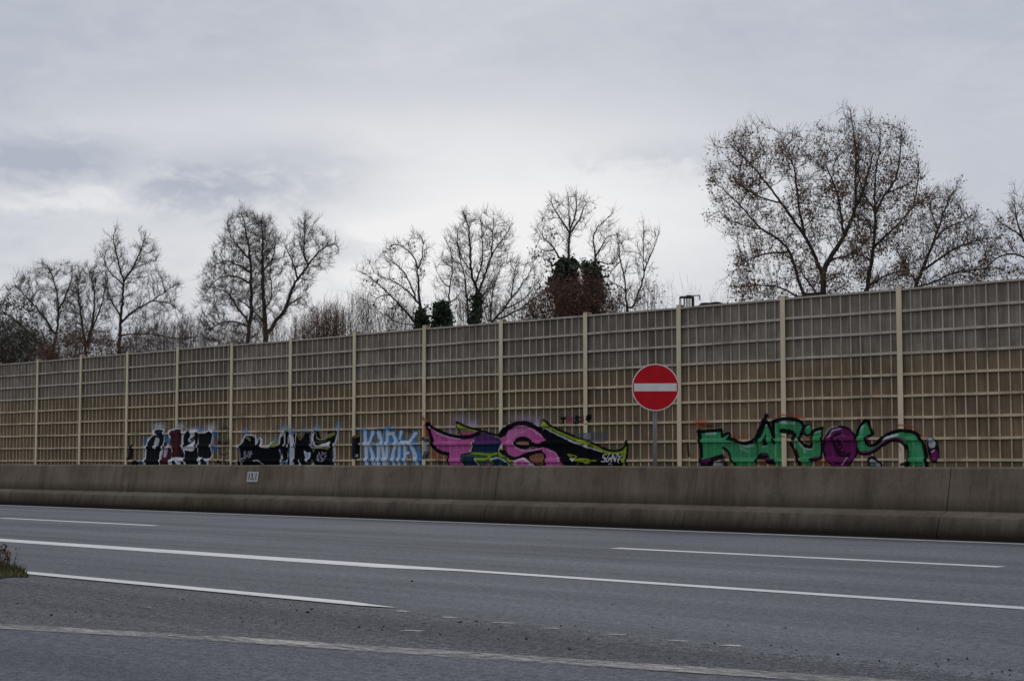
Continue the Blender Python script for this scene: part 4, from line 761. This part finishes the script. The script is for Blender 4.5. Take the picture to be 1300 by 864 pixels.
tree('broad bare tree with drooping branches left of the slanting bough', 51, (314, 455), [([(314.5, 443), (316, 412), (319, 398), (318, 342), (315, 308), (306, 268)], 5.5), ([(317, 410), (300, 388), (288, 371), (260, 363)], 3), ([(318, 346), (300, 335), (285.6, 331), (268, 340)], 3), ([(318, 360), (298, 350), (275, 355), (262, 372)], 2.6), ([(316, 415), (296, 408), (275, 412), (262, 425)], 2.6), ([(318, 330), (296, 305), (288, 285)], 2.5), ([(316, 400), (335, 388), (348, 398)], 2)],
     [(252, 425), (253, 375), (258, 340), (272, 312), (286, 288), (300, 262), (318, 266), (338, 272), (350, 290), (345, 340), (332, 380), (330, 432), (300, 436), (265, 436)], 2600, 25, depth=.7, twig=2.2, twigm='twig_dark', hang=.10)
# middle group
tree('bare tree leaning left with ivy round its foot', 48, (535, 425), [([(538, 416), (532.7, 383), (529.6, 340), (523, 323), (504.6, 310), (497, 313)], 4), ([(531, 342), (537, 318), (535, 300)], 2.2), ([(530, 413), (515, 395), (494, 373), (472, 354), (454.6, 343.7)], 3.2), ([(531.7, 386), (515, 367), (492, 354), (480, 350)], 2.6), ([(529.6, 383), (516, 350), (503, 336), (488, 325)], 2.6), ([(494, 373), (480, 378), (470, 392)], 1.6), ([(538, 416), (525, 412), (508, 410), (490, 400)], 1.8)],
     [(452, 350), (458, 335), (478, 330), (484, 318), (500, 304), (530, 298), (540, 300), (546, 330), (538, 345), (535, 385), (520, 410), (480, 405), (460, 375)], 620, 26, depth=.6, twig=.9, leaves=(250, .09, 'twig'), ivy=[([(527, 418), (529, 398), (534, 390), (541, 394), (545, 418)], 900, .13, 'ivy', 'ivy', .25)])
tree('small thin bare tree beside a round clump of ivy', 48.5, (569, 428), [([(569, 417), (571, 367), (574, 342), (566, 335), (561, 328)], 3), ([(574, 345), (573, 325), (567, 306), (566, 298)], 1.8), ([(570, 385), (582, 375), (590, 360)], 1.6), ([(571, 365), (560, 355), (552, 335)], 1.6)],
     [(551, 400), (548, 345), (556, 320), (566, 298), (578, 315), (584, 345), (586, 380), (575, 395)], 260, 27, depth=.7, twig=.8, ivy=[([(549, 420), (548, 405), (551, 388), (560, 381), (569, 386), (573, 400), (572, 420)], 1500, .14, 'ivy', 'ivy', .4)])
tree('round-crowned bare tree with an ivy-covered trunk', 47.5, (603, 425), [([(603, 412), (606.7, 375), (598, 344), (597, 315), (595, 292), (588, 269)], 5), ([(606.7, 373), (616, 348), (623, 327), (634, 308), (640, 302), (650, 283)], 3.2), ([(594, 414), (593, 375), (587, 340), (581.7, 312), (580, 295)], 3), ([(603, 360), (612, 335), (612, 300), (610, 272)], 2.6), ([(606, 378), (618, 370), (622, 360)], 2), ([(598, 344), (585, 325), (578, 300)], 2), ([(623, 327), (625, 305), (626, 280)], 2)],
     [(570, 350), (566, 325), (575, 290), (585, 268), (600, 270), (615, 268), (632, 276), (653, 278), (650, 305), (640, 330), (632, 360), (615, 385), (600, 400), (585, 395)], 1300, 28, depth=.8, twig=1.3, ivy=[([(595, 415), (597, 392), (600, 376), (606, 370), (612, 372), (612, 392), (609, 415)], 900, .13, 'ivy', 'ivy', .22)])
tree('low bare tree spreading to the right beside the ivy-covered trunk', 47.5, (622, 422), [([(622, 412), (632, 400), (640, 392), (661, 362.5), (677.5, 337.5)], 3), ([(622, 412), (625, 375), (631, 350), (636, 337)], 2.4), ([(630, 406), (655, 395), (677.5, 379), (690, 372)], 2.6), ([(648, 380), (652, 355), (655, 335)], 2), ([(640, 392), (665, 380), (685, 355)], 2), ([(620, 412), (614, 385), (616, 360)], 1.8)],
     [(612, 400), (618, 350), (635, 328), (655, 324), (678, 330), (690, 345), (692, 375), (675, 395), (640, 410)], 700, 29, depth=.6, twig=1.2)
tree('bare tree whose lower half is wrapped in thick dark ivy', 48, (721, 420), [([(720, 400), (721, 360), (721.8, 329), (723.6, 294), (731, 270), (731, 243)], 5), ([(723.6, 296), (708, 273), (696, 252)], 2.8), ([(723, 290), (722, 262), (720, 245)], 2.4), ([(724, 296), (735, 280), (742.6, 259), (750, 256)], 2.8), ([(712, 332), (705, 318), (691.7, 303), (682, 289)], 2.8), ([(705, 318), (690, 318), (682, 312)], 2), ([(721, 345), (700, 346), (686, 338)], 2)],
     [(680, 325), (678, 290), (684, 262), (694, 250), (712, 246), (730, 238), (748, 248), (755, 262), (742, 285), (728, 300), (725, 330), (712, 332), (690, 330)], 620, 30, depth=.7, twig=.9, leaves=(200, .09, 'twig'), bark='bark_grey',
     ivy=[([(703, 350), (707, 336), (714, 329), (722, 331), (728, 327), (733, 340), (731, 352), (734, 362), (729, 376), (735, 405), (712, 405), (706, 380), (699, 365)], 2300, .17, 'ivy', 'ivy', .6), ([(702, 362), (697, 362), (696, 355), (704, 352)], 120, .13, 'ivy', 'ivy', .2)])
tree('slim bare tree with a column of ivy right of the thick ivy', 47.5, (752, 415), [([(752, 400), (754, 360), (756.5, 329), (753, 301), (762, 286), (776, 273)], 4), ([(756.5, 325), (766, 310), (771, 301), (785, 297)], 2.4), ([(757, 330), (775, 335), (790, 322)], 2)],
     [(748, 325), (746, 300), (756, 284), (775, 270), (786, 280), (798, 300), (795, 320), (775, 338), (758, 335)], 300, 31, depth=.7, twig=.9,
     ivy=[([(737, 343), (734, 335), (742, 331), (750, 337), (755, 330), (761, 334), (761, 345), (766, 352), (763, 366), (766, 380), (758, 402), (744, 402), (740, 380), (746, 362), (742, 352)], 1700, .17, 'ivy', 'ivy', .5)])
tree('thin upright bare tree with long whip branches', 46.5, (797, 405), [([(796, 396), (793.5, 359), (786.6, 324), (784, 296)], 2.8), ([(800.5, 396), (812, 368), (821, 335.7), (832, 310), (837.5, 289)], 2.6), ([(817, 345), (817, 310), (817, 280)], 1.5), ([(788, 330), (775, 345), (768, 340)], 1.8), ([(795, 370), (780, 360), (768, 365)], 1.6), ([(821, 336), (812, 322), (800, 320)], 1.4)],
     [(768, 360), (775, 320), (785, 290), (808, 320), (815, 280), (825, 310), (836, 295), (832, 330), (825, 370), (815, 392), (785, 392)], 330, 32, depth=.6, twig=1.0)
# big right trees
LV = 'leaf_brown'
tree('largest tree on the right, wide crown with clinging brown leaves', 47, (1045, 392), [([(1045, 380), (1046, 343), (1060, 318), (1074, 294.5), (1087, 262), (1096, 240), (1103, 217), (1108, 195)], 8), ([(1022, 381), (1012, 350), (1003, 320), (985, 302), (967, 291), (950, 272), (935, 256), (906, 230)], 4.4), ([(1041.6, 345), (1032, 318), (1022, 301), (1008, 280), (993, 259), (975, 235), (961, 217), (945, 200), (928.5, 184.6)], 5), ([(1022, 300), (1014, 262), (1009, 217), (1000, 195), (993, 175)], 3.6), ([(1070.6, 296), (1064, 249), (1055, 225), (1048, 207)], 3.6), ([(1087, 264), (1086, 220), (1087, 194), (1083, 165), (1080, 145)], 3.6), ([(1003, 320), (975, 322), (950, 330), (930, 345)], 2.4), ([(967, 291), (940, 285), (918, 275)], 2.2), ([(1022, 381), (990, 365), (960, 362), (935, 366)], 2.4), ([(993, 259), (965, 250), (940, 235)], 2.2), ([(1040, 378), (1030, 362), (1020, 350)], 2), ([(1055, 330), (1085, 320), (1105, 300)], 2.4)],
     [(900, 238), (903, 215), (912, 190), (905, 172), (930, 165), (945, 152), (972, 152), (990, 160), (1005, 168), (1035, 185), (1048, 165), (1060, 158), (1070, 140), (1088, 148), (1098, 180), (1108, 220), (1100, 280), (1095, 330), (1070, 372), (1000, 378), (930, 376), (928, 340), (945, 310), (918, 290)], 1700, 41, depth=.75, twig=.95, twig_len=.55, bark='bark_grey', twigm='twig', leaves=(11500, .066, LV))
tree('upright brown-leaved tree standing against the largest tree', 48.5, (1100, 385), [([(1100, 376), (1104, 345), (1109, 314), (1111, 272), (1104, 258), (1096.5, 246), (1088, 215)], 6), ([(1111, 272), (1122, 250), (1138.5, 223), (1143, 190), (1145, 165)], 4), ([(1109, 314), (1135, 290), (1158, 265), (1177, 249)], 3.6), ([(1104, 362), (1125.5, 349), (1150, 344), (1168, 338)], 3), ([(1106, 330), (1085, 322), (1070, 325)], 2.2), ([(1112, 275), (1110, 235), (1115, 200), (1118, 165)], 3), ([(1158, 265), (1165, 235), (1166, 205)], 2.4), ([(1128, 245), (1150, 235), (1165, 222)], 2.2)],
     [(1085, 330), (1082, 250), (1078, 190), (1090, 150), (1112, 148), (1130, 158), (1144, 155), (1160, 180), (1170, 205), (1178, 245), (1168, 275), (1150, 300), (1160, 335), (1140, 365), (1095, 374)], 1100, 42, depth=.8, twig=.95, twig_len=.55, bark='bark_grey', twigm='twig', leaves=(7000, .066, LV))
tree('lower spreading tree with few brown leaves at the right', 47, (1160, 380), [([(1160, 370), (1170, 343), (1180, 320), (1192, 288), (1203, 255.7), (1212, 242)], 5), ([(1168, 346), (1190, 330), (1216, 314), (1240, 305), (1261, 301)], 3.6), ([(1185, 308), (1200, 290), (1225, 280), (1240, 268)], 2.6), ([(1160, 366), (1185, 358), (1215, 345), (1250, 342)], 2.6), ([(1165, 358), (1150, 340), (1140, 322)], 2), ([(1192, 290), (1182, 270), (1180, 250)], 2)],
     [(1135, 368), (1138, 325), (1160, 300), (1175, 255), (1190, 240), (1212, 236), (1225, 262), (1240, 272), (1255, 290), (1268, 310), (1262, 340), (1250, 362)], 1100, 43, depth=.7, twig=1.2, twig_len=.55, twigm='twig', leaves=(3000, .062, LV))
tree('gnarled bare tree cut by the right edge of the photo', 46, (1318, 372), [([(1316, 360), (1310, 330), (1297, 301), (1282, 290), (1268, 281.5)], 5), ([(1297, 301), (1290, 275), (1287, 249)], 2.6), ([(1310, 330), (1285, 322), (1262, 330), (1250, 345)], 3), ([(1316, 355), (1325, 315), (1330, 280)], 4), ([(1303, 312), (1308, 285), (1305, 265)], 2.6)],
     [(1250, 355), (1248, 325), (1260, 290), (1275, 272), (1287, 246), (1305, 256), (1330, 262), (1350, 300), (1345, 350), (1300, 358)], 600, 44, depth=.7, twig=1.0, twigm='twig_dark', leaves=(900, .062, LV))
# shrubs along the wall
shrub('russet twiggy bush in front of the left tree cluster', 45.5, (48, 178), [(40, 448), (58, 432), (80, 420), (100, 416), (130, 416), (150, 424), (175, 428), (190, 440)], 420, 51, leaves=(5000, .085, 'leaf_russet'), topj=11, side=8)
shrub('rust-coloured bush cut by the left edge of the photo', 46, (-25, 4), [(-30, 405), (-10, 402), (6, 415), (8, 440)], 90, 52, leaves=(1500, .10, 'leaf_rust'))
shrub('grey leafless scrub between the tall thin tree and the broad tree', 48, (165, 262), [(150, 425), (175, 412), (215, 408), (240, 400), (262, 405), (285, 420)], 340, 53, 'twig_brown', lean=16, side=10)
shrub('reddish thicket of upright twigs right of the slanting bough', 46.5, (380, 438), [(374, 400), (382, 398), (400, 390), (420, 382), (436, 388), (446, 395)], 330, 54, side=9, topj=14)
shrub('sparse brownish saplings left of the leaning ivy-footed tree', 47, (440, 530), [(436, 385), (448, 368), (466, 372), (490, 392), (510, 380), (535, 388)], 230, 55, 'twig_brown', lean=12, side=9)
shrub('thin brown undergrowth between the ivy-footed trees', 50.5, (545, 600), [(540, 395), (560, 378), (585, 372), (605, 388)], 80, 56, 'twig_red', side=8)
shrub('russet leafy bush at the foot of the thick ivy', 46.3, (672, 774), [(664, 398), (676, 378), (690, 366), (702, 356), (722, 362), (735, 350), (745, 346), (758, 350), (768, 362), (782, 380)], 420, 57, leaves=(8500, .085, 'leaf_russet'), topj=12, side=8, lean=14)
shrub('dark tangled scrub filling the foot of the left tree cluster', 46.2, (-20, 62), [(-30, 405), (0, 398), (25, 408), (50, 415), (70, 430)], 420, 64, 'twig_dark', side=9, lean=12, leaves=(3200, .09, 'ivy'))
shrub('grey twiggy scrub right of the ivy-covered trunk', 46.4, (612, 680), [(605, 395), (625, 380), (650, 378), (675, 372), (690, 385)], 120, 65, 'twig', side=8)
shrub('brown scrub under the broad tree with drooping branches', 46.4, (262, 372), [(250, 425), (275, 412), (310, 408), (345, 410), (375, 400), (385, 415)], 230, 66, 'twig_brown', side=9, lean=12)
shrub('purplish brown scrub under the thin upright tree', 46.3, (762, 838), [(756, 372), (775, 358), (800, 360), (825, 352), (845, 370)], 85, 58, 'twig_red', side=7, leaves=(350, .09, 'leaf_russet'))
shrub('wispy grey stems left of the rooftop vent', 60, (842, 860), [(835, 365), (850, 352), (862, 368)], 12, 59, 'twig', side=3, r=.007, topj=14, lean=6)
shrub('wispy grey stems rising behind the rooftop vent', 60, (872, 888), [(866, 355), (878, 345), (892, 362)], 12, 62, 'twig', side=3, r=.007, topj=14, lean=6)
shrub('wispy grey stems above the low dark roof cabin', 60, (900, 930), [(895, 372), (912, 350), (940, 365)], 14, 63, 'twig', side=3, r=.007, topj=14, lean=6)
shrub('brown twigs growing up below the largest tree', 46.3, (925, 1090), [(915, 360), (950, 348), (1000, 352), (1050, 356), (1100, 362)], 90, 60, 'twig', side=6, leaves=(700, .10, LV))
shrub('brown scrub filling the gap below the lower spreading tree', 46.3, (1100, 1300), [(1095, 352), (1140, 340), (1200, 335), (1250, 335), (1310, 330)], 110, 61, 'twig', side=6, leaves=(500, .10, LV))

# ------------------------------------------------------------------ grass island, weed, grit, litter
g = np.random.default_rng(5)
ip = [(-13.02, 7.25), (-13.15, 7.157), (-13.04, 6.99), (-13.1, 6.7), (-13.6, 6.2), (-22, 2.9), (-40, -3.5), (-40, 7.6), (-13.9, 7.6), (-13.6, 7.52)]
V = [(x, y, .012) for x, y in ip]; o = mesh_obj('grass_island', V, [list(range(len(V)))], M['verge']); tag(o, kind='structure')
P = np.array(ip); q = g.uniform((-19, 4.5), (-13.0, 7.6), (60000, 2)); q = q[inside(q[:, 0], q[:, 1], P)]; near = np.clip((-13.0-q[:, 0])/1.2, .15, 1)
n = len(q); hgt = g.uniform(.04, .12, n)*(.35+.65*near); an = g.uniform(0, 2*pi, n); wd = g.uniform(.004, .009, n); ln = g.normal(0, .5, (n, 2))
B0 = np.stack([q[:, 0]-np.cos(an)*wd, q[:, 1]-np.sin(an)*wd, np.full(n, .01)], 1); B1 = np.stack([q[:, 0]+np.cos(an)*wd, q[:, 1]+np.sin(an)*wd, np.full(n, .01)], 1)
T = np.stack([q[:, 0]+ln[:, 0]*hgt, q[:, 1]+ln[:, 1]*hgt, hgt], 1); T2 = T+np.stack([np.cos(an)*wd*.3, np.sin(an)*wd*.3, np.zeros(n)], 1)
o = quads('grass', np.stack([B0, B1, T2, T], 1).reshape(-1, 3), np.arange(n*4).reshape(n, 4), M['grass'], None); tag(o, kind='stuff')
wp = on_z(1, 725); root = empty('weed', (wp[0], wp[1], 0), 'reddish dry weed in the grass at the left edge', 'weed')
S0, S1, R0, R1 = [], [], [], []; C = []
for i in range(26):
    a = np.array((wp[0]+g.normal(0, .07), wp[1]+g.normal(0, .07), .02)); d = norm(np.array((g.normal(0, .35), g.normal(0, .35), 1.0))); L_ = g.uniform(.10, .24)
    b = a+d*L_*.5; c = b+norm(d+g.normal(0, .3, 3))*L_*.5; S0 += [a, b]; S1 += [b, c]; R0 += [.004, .003]; R1 += [.003, .0015]; C += [c, (b+c)/2, c, b]
org = np.array((wp[0], wp[1], 0)); prisms('stems', S0, S1, R0, R1, 4, M['weed'], root, org); C = np.array(C); leaf_quads('leaves', np.repeat(C, 2, 0)+g.normal(0, .015, (len(C)*2, 3)), .03, M['weed'], root, org, g)

def pebbles(name, pts, sizes, mat):
    V, Fc = [], []
    base = np.array([(1, 0, 0), (-1, 0, 0), (0, 1, 0), (0, -1, 0), (0, 0, 1), (0, 0, -1), (.6, .6, .4), (-.6, .6, .4), (-.6, -.6, .4), (.6, -.6, .4)])
    for (x, y), s in zip(pts, sizes):
        bm = bmesh.new(); bmesh.ops.create_icosphere(bm, subdivisions=1, radius=s); sc = g.uniform(.6, 1.3, 3); k = len(V)
        for v in bm.verts: r_ = g.uniform(.75, 1.2); V.append((x+v.co.x*sc[0]*r_, y+v.co.y*sc[1]*r_, .004+s*.35+v.co.z*sc[2]*.7*r_))
        for f in bm.faces: Fc.append([k+v.index for v in f.verts])
        bm.free()
    return mesh_obj(name, V, Fc, mat)
pts = []; sz = []
for i in range(800):
    x = g.uniform(-12.5, -3.2); yl = np.interp(x, [p[0] for p in L5], [p[1] for p in L5])+.2; yh = 7.45
    y = yl+(yh-yl)*g.beta(1.6, 1.3); pts.append((x, y)); sz.append(float(np.clip(g.lognormal(-5.9, .5), .0015, .012)))
for i in range(160): pts.append((g.uniform(-11, -3.5), 7.4+abs(g.normal(0, .5)))); sz.append(float(np.clip(g.lognormal(-6, .4), .0015, .008)))
for x, y, s in ((523, 738, .017), (668, 812, .017), (487, 796, .013), (585, 790, .014), (632, 812, .012), (308, 790, .014), (376, 791, .013), (456, 797, .014), (22, 767, .014), (710, 770, .010), (777, 768, .011), (924, 794, .010), (1165, 799, .011), (1204, 838, .013), (1228, 837, .013), (1282, 852, .014), (838, 780, .010), (747, 812, .011), (899, 822, .011)):
    a = on_z(x, y); pts.append((a[0], a[1])); sz.append(s*.62)
o = pebbles('grit', pts, sz, M['stone']); tag(o, kind='stuff')
# scrap of green litter
a = on_z(187, 773); bm = bmesh.new(); 
vs = [bm.verts.new(p) for p in ((-.05, -.03, .002), (.0, -.035, .018), (.055, -.02, .004), (.05, .03, .010), (.0, .035, .030), (-.045, .03, .006))]
bm.faces.new((vs[0], vs[1], vs[4], vs[5])); bm.faces.new((vs[1], vs[2], vs[3], vs[4])); bmesh.ops.solidify(bm, geom=bm.faces[:], thickness=.002)
o = bm_obj('litter', bm, simple('green_plastic', (.03, .16, .09), .2, 20, .5)); o.location = (a[0], a[1], .008); o.rotation_euler = (0, 0, .6); o.scale = (.55, .55, .6); tag(o, 'crumpled scrap of green plastic litter on the dark gore asphalt', 'litter')
